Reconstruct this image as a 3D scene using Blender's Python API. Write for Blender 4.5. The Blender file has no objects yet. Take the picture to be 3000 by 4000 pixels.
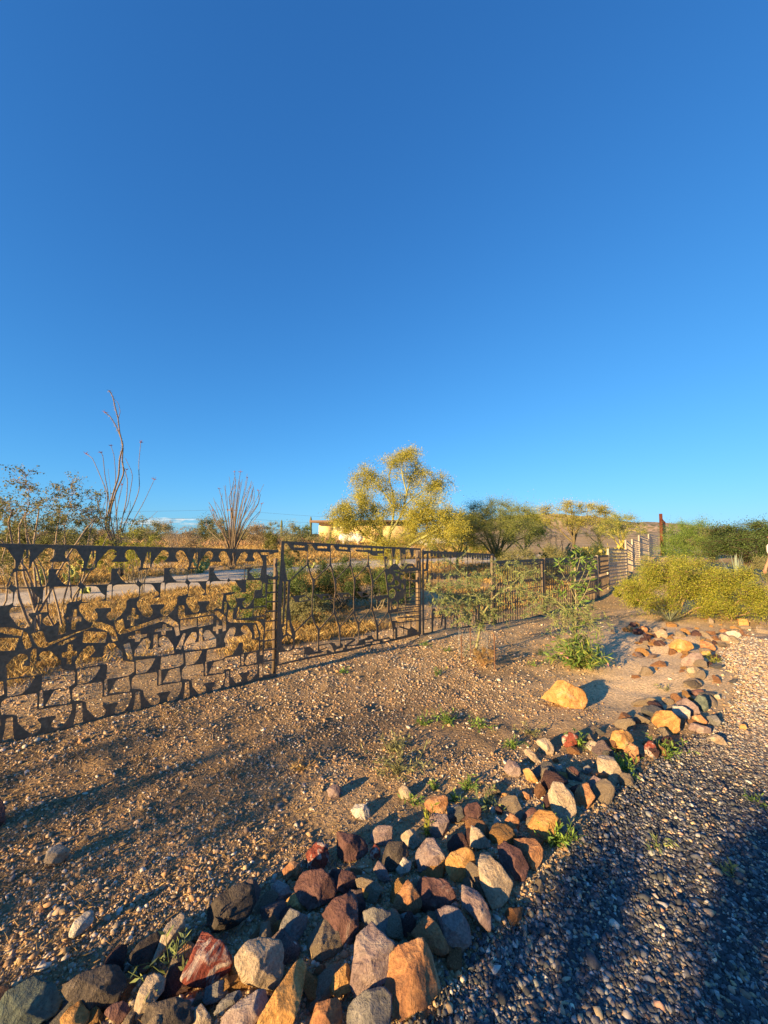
import bpy, math, random
import numpy as np

# ------------------------------------------------------------------ camera, sky, sun
SC = bpy.context.scene
COL = SC.collection
R = math.radians
F = 1500.0                                   # focal length in photo pixels (3000 wide)
PITCH = R(3.25)
CAM = np.array([0.0, 0.0, 1.6])
cam_d = bpy.data.cameras.new('camera'); cam = bpy.data.objects.new('camera', cam_d); COL.objects.link(cam)
cam.location = CAM; cam.rotation_euler = (R(90) + PITCH, 0, 0)
cam_d.sensor_fit = 'HORIZONTAL'; cam_d.sensor_width = 36; cam_d.lens = 18
cam_d.clip_start = 0.05; cam_d.clip_end = 20000
SC.camera = cam

SUN_EL = R(14.0); SHADOW_AZ = R(43.5)          # the shadows run this way, counted from +X towards +Y
to_sun = (-math.cos(SHADOW_AZ)*math.cos(SUN_EL), -math.sin(SHADOW_AZ)*math.cos(SUN_EL), math.sin(SUN_EL))
W = bpy.data.worlds.new('World'); SC.world = W; W.use_nodes = True
nt = W.node_tree; bg = nt.nodes['Background']
sky = nt.nodes.new('ShaderNodeTexSky'); sky.sky_type = 'NISHITA'; sky.sun_disc = False
sky.sun_elevation = SUN_EL; sky.sun_rotation = math.atan2(to_sun[0], to_sun[1])
sky.altitude = 900; sky.air_density = 1.0; sky.dust_density = 0.35; sky.ozone_density = 3.0
# soft shoulder on the sky so that its pale horizon keeps its blue, as the phone's exposure does
def vmath(op, a, b):
    v = nt.nodes.new('ShaderNodeVectorMath'); v.operation = op
    for i, s in enumerate((a, b)):
        if isinstance(s, tuple): v.inputs[i].default_value = s
        else: nt.links.new(s, v.inputs[i])
    return v.outputs[0]
KS = 0.252
den = vmath('ADD', vmath('MULTIPLY', sky.outputs[0], (.25*KS, .64*KS, .80*KS)), (1, 1, 1))
nt.links.new(vmath('DIVIDE', vmath('MULTIPLY', sky.outputs[0], (.32, .92, 1.6)), den), bg.inputs[0]); bg.inputs[1].default_value = 0.0925
sd = bpy.data.lights.new('sun', 'SUN'); sd.energy = 5.0; sd.angle = R(0.6); sd.color = (1.0, 0.68, 0.31)
so = bpy.data.objects.new('sun', sd); COL.objects.link(so)
from mathutils import Vector
so.rotation_euler = Vector(to_sun).to_track_quat('Z', 'Y').to_euler()
SC.view_settings.view_transform = 'Standard'; SC.view_settings.look = 'None'
SC.view_settings.exposure = 1.45; SC.view_settings.gamma = 1
SC.cycles.max_bounces = 6; SC.cycles.transparent_max_bounces = 8

# ------------------------------------------------------------------ pixel <-> world helpers
def ray(px, py):
    u = (px - 1500.0) / F; v = (2000.0 - py) / F
    c, s = math.cos(PITCH), math.sin(PITCH)
    return np.array([u, c - v*s, s + v*c])          # camera-space (u, v, 1) turned into the world
def at(px, py, Y):
    d = ray(px, py); return CAM + d * (Y / d[1])
def crop(x0, y0, s):
    return lambda x, y: (x0 + x / s, y0 + y / s)

# ------------------------------------------------------------------ noise
def _hash(ix, iy, seed):
    h = (ix * 374761393 + iy * 668265263 + seed * 1442695041) & 0xffffffff
    h = ((h ^ (h >> 13)) * 1274126177) & 0xffffffff
    return ((h ^ (h >> 16)) & 0xffff) / 65535.0
def vnoise(x, y, seed=0):
    x = np.asarray(x, float); y = np.asarray(y, float)
    ix = np.floor(x).astype(np.int64); iy = np.floor(y).astype(np.int64)
    fx = x - ix; fy = y - iy; fx = fx*fx*(3-2*fx); fy = fy*fy*(3-2*fy)
    a = _hash(ix, iy, seed); b = _hash(ix+1, iy, seed); c = _hash(ix, iy+1, seed); d = _hash(ix+1, iy+1, seed)
    return (a*(1-fx)+b*fx)*(1-fy) + (c*(1-fx)+d*fx)*fy
def fbm(x, y, seed=0, n=4):
    s = 0; a = 1.0; t = 0
    for i in range(n):
        s = s + a*vnoise(x*2**i, y*2**i, seed+i*17); t += a; a *= .5
    return s/t

# ------------------------------------------------------------------ terrain
CP = np.array([(0,0,0),(0,2,0),(1,2,0),(3,2,0),(-2,1.5,.04),(-1,2,.03),(-2.82,2.82,.06),(-1.2,4.42,.0),(0,4.5,-.02),(1.3,5.3,-.06),(.62,6.6,-.13),(2.37,8.3,-.33),
 (3.3,9.3,-.45),(4.27,10.3,-.55),(5.8,11.8,-.6),(7.3,13.2,-.62),(9.6,16,-.62),(11.6,18.5,-.29),(13.8,21,-.24),(16.2,24,-.18),(19.2,27,.02),(4,4,-.02),(5,6,-.1),(3,6,-.14),
 (6,8,-.25),(8,9,-.25),(10,10,-.1),(-5,9,0),(-5,5,.02),(0,9,-.08),(0,12,-.05),(-8,15,0),(0,22,0),(8,22,-.2),(20,40,0),(0,50,.42),(-30,40,.2),(-15,25,.1),(5,35,.15),
 (40,40,0),(60,100,1),(0,100,.8),(-60,100,.5),(-10,-10,.1),(10,-10,0),(0,300,.8),(300,100,.8),(-300,100,.5),(0,-300,.5),(12,6,.0),(-12,4,.05),(4,14,-.3),(9,20,-.35),(13,17,-.3)], float)
BERM = np.array([(-1.3,1.0),(-.8,1.25),(-.31,1.45),(.1,1.62),(.55,1.95),(1.05,2.35),(1.6,2.75),(2.4,3.25),(3.3,4.05),(4.1,5.2),(4.4,6.3),(6,6.1)])
def segdist(x, y, P):
    d = np.full(np.shape(x), 1e9)
    for (x0, y0), (x1, y1) in zip(P[:-1], P[1:]):
        dx, dy = x1-x0, y1-y0; t = np.clip(((x-x0)*dx+(y-y0)*dy)/(dx*dx+dy*dy), 0, 1)
        d = np.minimum(d, np.hypot(x-x0-t*dx, y-y0-t*dy))
    return d
def H(x, y, bump=True):
    x = np.asarray(x, float); y = np.asarray(y, float)
    num = 0; den = 0
    for cx, cy, cz in CP:
        w = 1.0/((x-cx)**2+(y-cy)**2+0.3*(1+0.04*math.hypot(cx, cy))**2)**1.6
        num = num+w*cz; den = den+w
    z = num/den
    near = np.exp(-(x*x+y*y)/900.0)
    z = z + 0.06*np.exp(-(segdist(x, y, BERM)/.3)**2)
    if bump:
        z = z + near*((fbm(x*.9, y*.9, 3, 3)-.5)*.10) + np.exp(-(x*x+y*y)/160.0)*((fbm(x*5, y*5, 9, 4)-.5)*.045)
        z = z + (1-near)*(fbm(x*.05, y*.05, 5, 3)-.5)*.5*np.clip(np.hypot(x, y)/120, 0, 1)
    return z
def Hs(x, y): return float(H(np.array([x]), np.array([y]))[0])
def gp(px, py, dz=0.0):
    """where the ray through a photo pixel meets the ground (raised by dz)"""
    d = ray(px, py); t = 1.6/max(-d[2], 1e-3) if d[2] < 0 else 60
    for _ in range(12):
        p = CAM + d*t; z = Hs(p[0], p[1]) + dz
        t = (z - CAM[2]) / d[2]
    return CAM + d*t
def drive_x(y):
    return np.interp(y, [0,1.0,1.287,1.53,1.72,1.94,2.36,2.74,3.1,3.6,4.3,5.5,6.5,7.5,12], [-.9,-.05,.17,.37,.64,.92,1.37,1.87,2.5,3.2,3.9,4.7,6,8,20])

# ------------------------------------------------------------------ mesh helpers
def mesh_np(name, V, Fc, col=None, smooth=False):
    """V (n,3); Fc list of (m,k) index arrays; col (n,3) point colours"""
    V = np.ascontiguousarray(V, dtype=np.float32)
    Fc = [np.asarray(f, dtype=np.int32) for f in Fc if len(f)]
    me = bpy.data.meshes.new(name)
    me.vertices.add(len(V)); me.vertices.foreach_set('co', V.ravel())
    li = np.concatenate([f.ravel() for f in Fc]); me.loops.add(len(li)); me.loops.foreach_set('vertex_index', li)
    tot = np.concatenate([np.full(len(f), f.shape[1], np.int32) for f in Fc]); st = np.concatenate([[0], np.cumsum(tot)[:-1]]).astype(np.int32)
    me.polygons.add(len(tot)); me.polygons.foreach_set('loop_start', st)
    me.update(calc_edges=True)
    if smooth: me.polygons.foreach_set('use_smooth', np.ones(len(tot), bool))
    if col is not None:
        a = me.color_attributes.new('Col', 'FLOAT_COLOR', 'POINT')
        c4 = np.ones((len(V), 4), np.float32); c4[:, :3] = col; a.data.foreach_set('color', c4.ravel())
    return me
def link(name, me, mat=None, parent=None, loc=None):
    o = bpy.data.objects.new(name, me); COL.objects.link(o)
    if mat is not None and me is not None and len(me.materials) == 0: me.materials.append(mat)
    if parent is not None: o.parent = parent
    if loc is not None: o.location = loc
    return o
def tag(o, label=None, cat=None, group=None, kind=None):
    for k, v in (('label', label), ('category', cat), ('group', group), ('kind', kind)):
        if v: o[k] = v
    return o
def empty(name, loc, label, cat, group=None, kind=None):
    o = bpy.data.objects.new(name, None); COL.objects.link(o); o.location = loc; o.empty_display_size = .1
    return tag(o, label, cat, group, kind)
class MB:
    def __init__(s): s.V = []; s.F = {3: [], 4: []}; s.n = 0; s.C = []
    def add(s, V, Fs, col=None):
        V = np.asarray(V, float)
        for f in Fs:
            f = np.asarray(f)
            if len(f): s.F.setdefault(f.shape[1], []).append(f + s.n)
        s.V.append(V); s.n += len(V)
        s.C.append(np.tile(np.array(col if col is not None else (1, 1, 1), float), (len(V), 1)) if np.ndim(col) < 2 else np.asarray(col))
    def tube(s, P, Rr, sides=6, col=None, cap=True):
        P = np.asarray(P, float); Rr = np.broadcast_to(np.asarray(Rr, float), (len(P),))
        T = np.gradient(P, axis=0); T /= np.linalg.norm(T, axis=1)[:, None]+1e-9
        up = np.array([0, 0, 1.0]) if abs(T[0][2]) < .9 else np.array([1.0, 0, 0])
        A = np.cross(T, up); A /= np.linalg.norm(A, axis=1)[:, None]+1e-9; B = np.cross(T, A)
        th = np.arange(sides)/sides*2*math.pi
        V = (P[:, None]+Rr[:, None, None]*(A[:, None]*np.cos(th)[None, :, None]+B[:, None]*np.sin(th)[None, :, None])).reshape(-1, 3)
        m = len(P); i = np.arange(m-1)[:, None]*sides; j = np.arange(sides)[None]; k = (j+1) % sides
        q = np.stack([i+j, i+k, i+sides+k, i+sides+j], -1).reshape(-1, 4)
        s.add(V, [q], col)
        if cap:
            s.add(np.vstack([V[:sides], P[0]]), [[(x, sides, (x+1) % sides) for x in range(sides)]], col)
            s.add(np.vstack([V[-sides:], P[-1]]), [[((x+1) % sides, sides, x) for x in range(sides)]], col)
    def box(s, c, d, rot=None, col=None):
        c = np.asarray(c, float); d = np.asarray(d, float)/2
        v = np.array([[x, y, z] for x in (-1, 1) for y in (-1, 1) for z in (-1, 1)])*d
        if rot is not None: v = v @ np.asarray(rot).T
        s.add(v+c, [[(0,1,3,2),(4,6,7,5),(0,4,5,1),(2,3,7,6),(0,2,6,4),(1,5,7,3)]], col)
    def build(s, name, mat, parent=None, smooth=False, loc=None, origin=None):
        V = np.vstack(s.V)
        if origin is not None: V = V-np.asarray(origin)
        me = mesh_np(name, V, [np.concatenate(f) for f in s.F.values() if f], np.vstack(s.C), smooth)
        return link(name, me, mat, parent, loc)
def rotz(a): c, s = math.cos(a), math.sin(a); return np.array([[c, -s, 0], [s, c, 0], [0, 0, 1]])

# ------------------------------------------------------------------ materials
def new_mat(name):
    m = bpy.data.materials.new(name); m.use_nodes = True; n = m.node_tree; b = n.nodes['Principled BSDF']
    b.inputs['Specular IOR Level'].default_value = .25
    return m, n, b
def noise_node(n, scale, detail=6, rough=.6, coord=None):
    t = n.nodes.new('ShaderNodeTexNoise'); t.inputs['Scale'].default_value = scale; t.inputs['Detail'].default_value = detail; t.inputs['Roughness'].default_value = rough
    if coord is not None: n.links.new(coord, t.inputs['Vector'])
    return t
def ramp(n, fac, stops):
    r = n.nodes.new('ShaderNodeValToRGB'); e = r.color_ramp.elements
    while len(e) > 1: e.remove(e[-1])
    e[0].position = stops[0][0]; e[0].color = (*stops[0][1], 1)
    for p, c in stops[1:]:
        k = e.new(p); k.color = (*c, 1)
    n.links.new(fac, r.inputs[0]); return r
def mix(n, a, b, fac, mode='MIX'):
    m = n.nodes.new('ShaderNodeMix'); m.data_type = 'RGBA'; m.blend_type = mode
    for s, v in ((0, fac), (6, a), (7, b)):
        if isinstance(v, (int, float)): m.inputs[s].default_value = v
        elif isinstance(v, tuple): m.inputs[s].default_value = (*v, 1)
        else: n.links.new(v, m.inputs[s])
    return m.outputs[2]
def bump(n, b, h, dist, strength=1.0):
    k = n.nodes.new('ShaderNodeBump'); k.inputs['Distance'].default_value = dist; k.inputs['Strength'].default_value = strength
    n.links.new(h, k.inputs['Height']); n.links.new(k.outputs[0], b.inputs['Normal'])
def attr_mat(name, rough=.8, bscale=60, bdist=.003, vary=.35, transl=0.0, spec=.2):
    m, n, b = new_mat(name)
    a = n.nodes.new('ShaderNodeAttribute'); a.attribute_name = 'Col'
    g = n.nodes.new('ShaderNodeNewGeometry')
    t = noise_node(n, bscale, 5, .6, g.outputs['Position'])
    r = ramp(n, t.outputs[0], [(.3, (1-vary,)*3), (.7, (1+vary*.6,)*3)])
    c = mix(n, a.outputs['Color'], r.outputs[0], 1.0, 'MULTIPLY')
    n.links.new(c, b.inputs['Base Color']); b.inputs['Roughness'].default_value = rough; b.inputs['Specular IOR Level'].default_value = spec
    if bdist: bump(n, b, t.outputs[0], bdist)
    if transl:
        tr = n.nodes.new('ShaderNodeBsdfTranslucent'); n.links.new(c, tr.inputs[0])
        mx = n.nodes.new('ShaderNodeMixShader'); mx.inputs[0].default_value = transl
        n.links.new(b.outputs[0], mx.inputs[1]); n.links.new(tr.outputs[0], mx.inputs[2])
        n.links.new(mx.outputs[0], n.nodes['Material Output'].inputs[0])
    return m
M = {}
M['leaf'] = attr_mat('leaf', .55, 3, 0, .15, .3)
M['bark'] = attr_mat('bark', .85, 40, .004, .4)
M['ground'] = attr_mat('ground', .95, 45, .02, .45, spec=.05)
M['pebble'] = attr_mat('pebble', .8, 60, .002, .3, spec=.2)
M['grass'] = attr_mat('grass', .7, 2, 0, .1, .3)
M['plain'] = attr_mat('painted', .6, 8, 0, .06)
def steel_mat(name, base, warm):
    m, n, b = new_mat(name); g = n.nodes.new('ShaderNodeNewGeometry')
    t = noise_node(n, 2.5, 8, .65, g.outputs['Position']); t2 = noise_node(n, 40, 4, .6, g.outputs['Position'])
    r = ramp(n, t.outputs[0], [(.3, base), (.55, warm), (.75, tuple(v*1.5 for v in warm))])
    r2 = ramp(n, t2.outputs[0], [(.3, (.75,)*3), (.7, (1.2,)*3)])
    n.links.new(mix(n, r.outputs[0], r2.outputs[0], 1.0, 'MULTIPLY'), b.inputs['Base Color'])
    b.inputs['Metallic'].default_value = .25; b.inputs['Roughness'].default_value = .6; bump(n, b, t2.outputs[0], .001)
    return m
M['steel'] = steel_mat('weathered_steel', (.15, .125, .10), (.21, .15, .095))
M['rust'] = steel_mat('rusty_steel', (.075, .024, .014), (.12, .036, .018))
M['litsteel'] = steel_mat('sunlit_steel', (.42, .36, .28), (.55, .46, .34))  # steel of the far panels and posts, paled to paint in sunlight
ROCKPAL = {
 'rust':   [(.25, (.12,.08,.06)), (.42, (.30,.14,.07)), (.55, (.44,.22,.10)), (.66, (.52,.34,.20)), (.78, (.46,.38,.30))],
 'orange': [(.25, (.26,.12,.04)), (.45, (.46,.24,.08)), (.6, (.56,.32,.12)), (.75, (.50,.38,.24))],
 'maroon': [(.25, (.05,.03,.03)), (.45, (.12,.06,.055)), (.6, (.17,.09,.08)), (.75, (.34,.27,.23))],
 'tan':    [(.25, (.22,.15,.10)), (.45, (.38,.29,.20)), (.6, (.46,.37,.27)), (.78, (.55,.48,.38))],
 'grey':   [(.25, (.09,.09,.09)), (.45, (.17,.16,.15)), (.6, (.24,.22,.20)), (.75, (.34,.31,.27))],
 'mauve':  [(.25, (.13,.09,.09)), (.45, (.24,.17,.16)), (.6, (.33,.25,.22)), (.75, (.45,.38,.32))],
 'pale':   [(.25, (.38,.33,.27)), (.5, (.52,.46,.38)), (.75, (.62,.57,.48))],
 'red':    [(.3, (.10,.02,.02)), (.42, (.28,.08,.05)), (.52, (.20,.04,.03)), (.6, (.50,.40,.34)), (.75, (.40,.20,.10))],
 'green':  [(.3, (.07,.09,.08)), (.5, (.13,.15,.12)), (.62, (.20,.24,.17)), (.75, (.12,.18,.18))],
 'dark':   [(.3, (.035,.03,.03)), (.5, (.08,.065,.055)), (.65, (.14,.11,.085)), (.8, (.28,.25,.22))]}
def rock_mat(name, stops):
    m, n, b = new_mat('rock_'+name)
    tc = n.nodes.new('ShaderNodeTexCoord'); oi = n.nodes.new('ShaderNodeObjectInfo')
    ad = n.nodes.new('ShaderNodeVectorMath'); ad.operation = 'MULTIPLY_ADD'
    cx = n.nodes.new('ShaderNodeCombineXYZ')
    for i in range(3): n.links.new(oi.outputs['Random'], cx.inputs[i])
    n.links.new(cx.outputs[0], ad.inputs[0]); ad.inputs[1].default_value = (37, 61, 23); n.links.new(tc.outputs['Object'], ad.inputs[2])
    t = noise_node(n, 11, 8, .62, ad.outputs[0]); t.inputs['Distortion'].default_value = .8
    t2 = noise_node(n, 110, 5, .7, ad.outputs[0])
    r = ramp(n, t.outputs[0], stops)
    r2 = ramp(n, t2.outputs[0], [(.3, (.55,)*3), (.5, (1,)*3), (.7, (1.25,)*3)])
    n.links.new(mix(n, r.outputs[0], r2.outputs[0], 1.0, 'MULTIPLY'), b.inputs['Base Color'])
    b.inputs['Roughness'].default_value = .8
    mm = n.nodes.new('ShaderNodeMath'); mm.operation = 'MULTIPLY_ADD'; n.links.new(t2.outputs[0], mm.inputs[0]); mm.inputs[1].default_value = .25; n.links.new(t.outputs[0], mm.inputs[2])
    bump(n, b, mm.outputs[0], .035, 1.0)
    return m
for k, st in ROCKPAL.items(): M['rock_'+k] = rock_mat(k, st)

# ------------------------------------------------------------------ ground
def ground():
    na, nr = 900, 620
    # finer angular sampling ahead of the camera
    t = np.linspace(-1, 1, na, endpoint=False); ang = math.pi/2 - (t*0.62+0.38*t**3)*math.pi
    r = np.concatenate([[0.02], np.exp(np.linspace(math.log(.35), math.log(9000), nr))])
    A, Rr = np.meshgrid(ang, r); X = Rr*np.cos(A); Y = Rr*np.sin(A)
    Z = H(X, Y)
    V = np.stack([X, Y, Z], -1).reshape(-1, 3)
    i = np.arange(nr)[:, None]*na; j = np.arange(na)[None]; k = (j+1) % na
    q = np.stack([i+j, i+na+j, i+na+k, i+k], -1).reshape(-1, 4)
    x, y = X.ravel(), Y.ravel(); d = np.hypot(x, y)
    n1 = fbm(x*.5, y*.5, 21); n2 = fbm(x*6, y*6, 22)
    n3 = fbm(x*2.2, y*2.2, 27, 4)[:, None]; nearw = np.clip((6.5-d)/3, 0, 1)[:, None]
    base = (np.array([.52, .37, .20])*(1-nearw)+np.array([.285, .19, .105])*nearw)*(0.7+.6*n2[:, None])*(.75+.5*n3)  # nearby dirt is browner, and darkened further to paint in foreground shade
    sand = np.array([.80, .58, .34]); m = np.clip((n1-.45)*4, 0, 1)*.35
    # paler sandy path between fence and rocks and on the right
    w = np.clip(1-np.abs(x-(2.6+.75*(y-4)))/1.6, 0, 1)*np.clip((y-3.0)/1.2, 0, 1)
    m = np.clip(np.maximum(m, w*1.2), 0, 1)
    c = base*(1-m[:, None]) + sand*m[:, None]
    g = np.clip((y-7)/3, 0, 1)*np.clip((fbm(x*.3, y*.3, 31)-.35)*5, 0, 1)       # dry thatch beyond the fence
    c = c*(1-.7*g[:, None]) + np.array([.42, .29, .13])*.7*g[:, None]
    far = np.clip((d-60)/200, 0, 1); c = c*(1-far[:, None]) + np.array([.25, .2, .12])*far[:, None]
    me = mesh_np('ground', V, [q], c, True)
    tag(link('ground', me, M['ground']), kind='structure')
ground()
def strip(name, path, width, colour, dz, ns=160, nw=16, wob=.3):
    P = np.array(path, float); t = np.linspace(0, 1, len(P)); u = np.linspace(0, 1, ns)
    # smooth through the points
    X = np.interp(u, t, P[:, 0]); Y = np.interp(u, t, P[:, 1])
    for _ in range(12):
        X[1:-1] = (X[:-2]+X[1:-1]*2+X[2:])/4; Y[1:-1] = (Y[:-2]+Y[1:-1]*2+Y[2:])/4
    T = np.stack([np.gradient(X), np.gradient(Y)], -1); T /= np.linalg.norm(T, axis=1)[:, None]; N = np.stack([-T[:, 1], T[:, 0]], -1)
    w = width*(1+wob*(vnoise(u*30, u*0, 4)-.5)); s = np.linspace(-.5, .5, nw)
    XX = X[:, None]+N[:, 0:1]*w[:, None]*s; YY = Y[:, None]+N[:, 1:2]*w[:, None]*s
    edge = 1-np.abs(s)*2
    ZZ = H(XX, YY)+dz*np.minimum(1, edge*6)[None]-.004*(edge[None] < .01)
    i = np.arange(ns-1)[:, None]*nw; j = np.arange(nw-1)[None]
    q = np.stack([i+j, i+j+1, i+nw+j+1, i+nw+j], -1).reshape(-1, 4)
    c = np.array(colour)[None]*(.8+.4*fbm(XX.ravel()*3, YY.ravel()*3, 8))[:, None]
    # tyre tracks
    tr = np.exp(-((np.abs(s)-.24)/.08)**2)[None]*np.ones((ns, 1)); c = c*(1+.18*tr.ravel()[:, None])
    me = mesh_np(name, np.stack([XX, YY, ZZ], -1).reshape(-1, 3), [q], c, True)
    return tag(link(name, me, M['ground']), kind='structure')
strip('dirt_road', [(-26, 5), (-15, 7.6), (-9.5, 9.3), (-7.4, 12), (-4.7, 17.2), (0, 21.6), (6.6, 27), (18, 33), (34, 38)], 3.6, (.60, .50, .36), .02, 300)
def drive():
    ny, nx = 260, 160
    Y = np.interp(np.linspace(0, 1, ny), [0, .7, 1], [-3, 4.5, 9]); s = np.linspace(0, 1, nx)**1.5
    L = np.where(Y < 0, -.9+Y*.2, drive_x(Y))+(vnoise(Y*6, Y*0, 7)-.5)*.12
    XX = L[:, None]+(np.maximum(16-L, 1))[:, None]*s[None]; YY = np.repeat(Y[:, None], nx, 1)
    ZZ = H(XX, YY)+.008*np.minimum(1, s*60)[None]*np.clip((9-YY)*2, 0, 1)-.004*(s == 0)[None]
    i = np.arange(ny-1)[:, None]*nx; j = np.arange(nx-1)[None]
    q = np.stack([i+j, i+j+1, i+nx+j+1, i+nx+j], -1).reshape(-1, 4)
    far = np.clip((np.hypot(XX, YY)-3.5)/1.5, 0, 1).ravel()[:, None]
    c = (np.array([.075, .075, .08])*(1-far)+np.array([.36, .27, .19])*far)*(.75+.5*fbm(XX.ravel()*5, YY.ravel()*5, 8))[:, None]  # dark nearby and tan beyond: shade and sunlight painted into the drive
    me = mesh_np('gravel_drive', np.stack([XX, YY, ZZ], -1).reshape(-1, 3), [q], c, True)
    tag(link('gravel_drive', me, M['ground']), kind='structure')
drive()

# ------------------------------------------------------------------ loose stones (nobody could count them)
_ph = (1+5**.5)/2
ICO = np.array([(-1,_ph,0),(1,_ph,0),(-1,-_ph,0),(1,-_ph,0),(0,-1,_ph),(0,1,_ph),(0,-1,-_ph),(0,1,-_ph),(_ph,0,-1),(_ph,0,1),(-_ph,0,-1),(-_ph,0,1)])/math.sqrt(1+_ph*_ph)
ICF = np.array([(0,11,5),(0,5,1),(0,1,7),(0,7,10),(0,10,11),(1,5,9),(5,11,4),(11,10,2),(10,7,6),(7,1,8),(3,9,4),(3,4,2),(3,2,6),(3,6,8),(3,8,9),(4,9,5),(2,4,11),(6,2,10),(8,6,7),(9,8,1)])
def stones(name, x, y, size, cols, seed, sink=.25, flat=(.45, .8), dz=0.0):
    rng = np.random.default_rng(seed); n = len(x)
    V = ICO[None]*(1+rng.uniform(-.45, .42, (n, 12, 1)))
    sc = np.stack([rng.uniform(.75, 1.35, n), rng.uniform(.6, 1.0, n), rng.uniform(*flat, n)], -1)*size[:, None]*.5
    V = V*sc[:, None]
    a = rng.uniform(0, 6.28, n); b = rng.normal(0, .35, n)
    ca, sa, cb, sb = np.cos(a), np.sin(a), np.cos(b), np.sin(b)
    X, Y, Z = V[..., 0], V[..., 1], V[..., 2]
    Y, Z = Y*cb[:, None]-Z*sb[:, None], Y*sb[:, None]+Z*cb[:, None]
    X, Y = X*ca[:, None]-Y*sa[:, None], X*sa[:, None]+Y*ca[:, None]
    z0 = H(x, y)+size*(.5-sink)*sc[:, 2]/np.maximum(size*.5, 1e-6)*.5+dz
    V = np.stack([X+x[:, None], Y+y[:, None], Z+z0[:, None]], -1).reshape(-1, 3)
    Fi = (ICF[None]+np.arange(n)[:, None, None]*12).reshape(-1, 3)
    c = np.repeat(cols, 12, 0)
    return link(name, mesh_np(name, V, [Fi], c), M['pebble'])
def polar(rng, n, r0, r1, p, a0=-.95, a1=.95):
    """points with a density that falls off as r**-p, spread over bearings a0..a1 off straight ahead"""
    u = rng.uniform(0, 1, n); k = 2-p
    r = (r0**k+u*(r1**k-r0**k))**(1/k) if abs(k) > 1e-6 else r0*(r1/r0)**u
    th = rng.uniform(a0, a1, n); return r*np.sin(th), r*np.cos(th)
def palette(rng, n, cols, wts, jit=.18):
    c = np.array(cols)[rng.choice(len(cols), n, p=np.array(wts)/sum(wts))]
    return np.clip(c*rng.uniform(1-jit, 1+jit, (n, 1))*rng.uniform(.96, 1.04, (n, 3)), .01, .85)
GREYS = [(.075,.08,.09),(.14,.14,.15),(.27,.26,.25),(.42,.40,.37),(.44,.32,.20),(.40,.25,.17),(.60,.50,.38)]
def gravel():
    rng = np.random.default_rng(5)
    x, y = polar(rng, 290000, .95, 8.5, 1.85, -.2, 1.0); k = (x > drive_x(y)+rng.normal(0, .05, len(x))); x, y = x[k], y[k]
    s = (.0055+rng.gamma(2.0, .0034, len(x)))*np.clip(np.hypot(x, y)/4, 1, 1.5)
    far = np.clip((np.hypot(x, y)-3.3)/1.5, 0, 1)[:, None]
    c = palette(rng, len(x), GREYS, [46, 26, 9, 4, 7, 3, 3], .4); c2 = palette(rng, len(x), GREYS, [1, 3, 12, 18, 42, 12, 14])  # one gravel: dark palette paints the near shade, tan palette the sunlit part
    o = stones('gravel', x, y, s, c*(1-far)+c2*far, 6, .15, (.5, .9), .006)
    tag(o, 'crushed stone gravel of the drive, thick, blue grey where shade is painted in', 'gravel', kind='stuff')
    x, y = polar(rng, 240000, .95, 16, 1.75, -1.0, .85); k = (x < drive_x(y)+.05); x, y = x[k], y[k]
    cl = fbm(x*1.3, y*1.3, 77, 3); track = np.clip(1-np.abs(x-(2.6+.75*(y-4)))/1.7, 0, 1)*np.clip((y-2.8)/1.2, 0, 1); k = rng.uniform(0, 1, len(x)) < np.clip((cl-.25)*3.0, .15, 1)*np.clip(1-track*1.4, .05, 1)*np.clip(1.6-np.hypot(x, y)/8, .3, 1); x, y = x[k], y[k]
    s = (.0045+rng.exponential(.0052, len(x)))*np.clip(np.hypot(x, y)/3.5, 1, 1.7); s = np.minimum(s, .045)
    c = palette(rng, len(x), [(.46,.34,.22),(.36,.24,.14),(.22,.17,.13),(.60,.52,.42),(.42,.25,.13),(.27,.23,.20)], [28, 26, 14, 12, 12, 8])
    o = stones('pebbles', x, y, s, c, 8, .3, (.45, .9))
    tag(o, 'tan and pale pebbles strewn over the bare dirt in front of the fence', 'pebbles', kind='stuff')
gravel()

# ------------------------------------------------------------------ cut-steel fence panels
def sd_poly(P, X, Y):
    """signed distance, positive inside"""
    P = np.asarray(P, float); d = np.full(X.shape, 1e9); ins = np.zeros(X.shape, bool)
    n = len(P)
    for i in range(n):
        x0, y0 = P[i]; x1, y1 = P[(i+1) % n]; ex, ey = x1-x0, y1-y0
        wx, wy = X-x0, Y-y0; t = np.clip((wx*ex+wy*ey)/(ex*ex+ey*ey+1e-12), 0, 1)
        d = np.minimum(d, (wx-ex*t)**2+(wy-ey*t)**2)
        c = ((y0 <= Y) & (y1 > Y) & (ex*wy-ey*wx > 0)) | ((y0 > Y) & (y1 <= Y) & (ex*wy-ey*wx < 0))
        ins ^= c
    d = np.sqrt(d); return np.where(ins, d, -d)
def sd_line(P, r, X, Y):
    P = np.asarray(P, float); r = np.broadcast_to(np.asarray(r, float), (len(P),)); d = np.full(X.shape, -1e9)
    for i in range(len(P)-1):
        x0, y0 = P[i]; ex, ey = P[i+1][0]-x0, P[i+1][1]-y0
        t = np.clip(((X-x0)*ex+(Y-y0)*ey)/(ex*ex+ey*ey+1e-12), 0, 1)
        d = np.maximum(d, r[i]+(r[i+1]-r[i])*t-np.hypot(X-x0-ex*t, Y-y0-ey*t))
    return d
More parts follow.
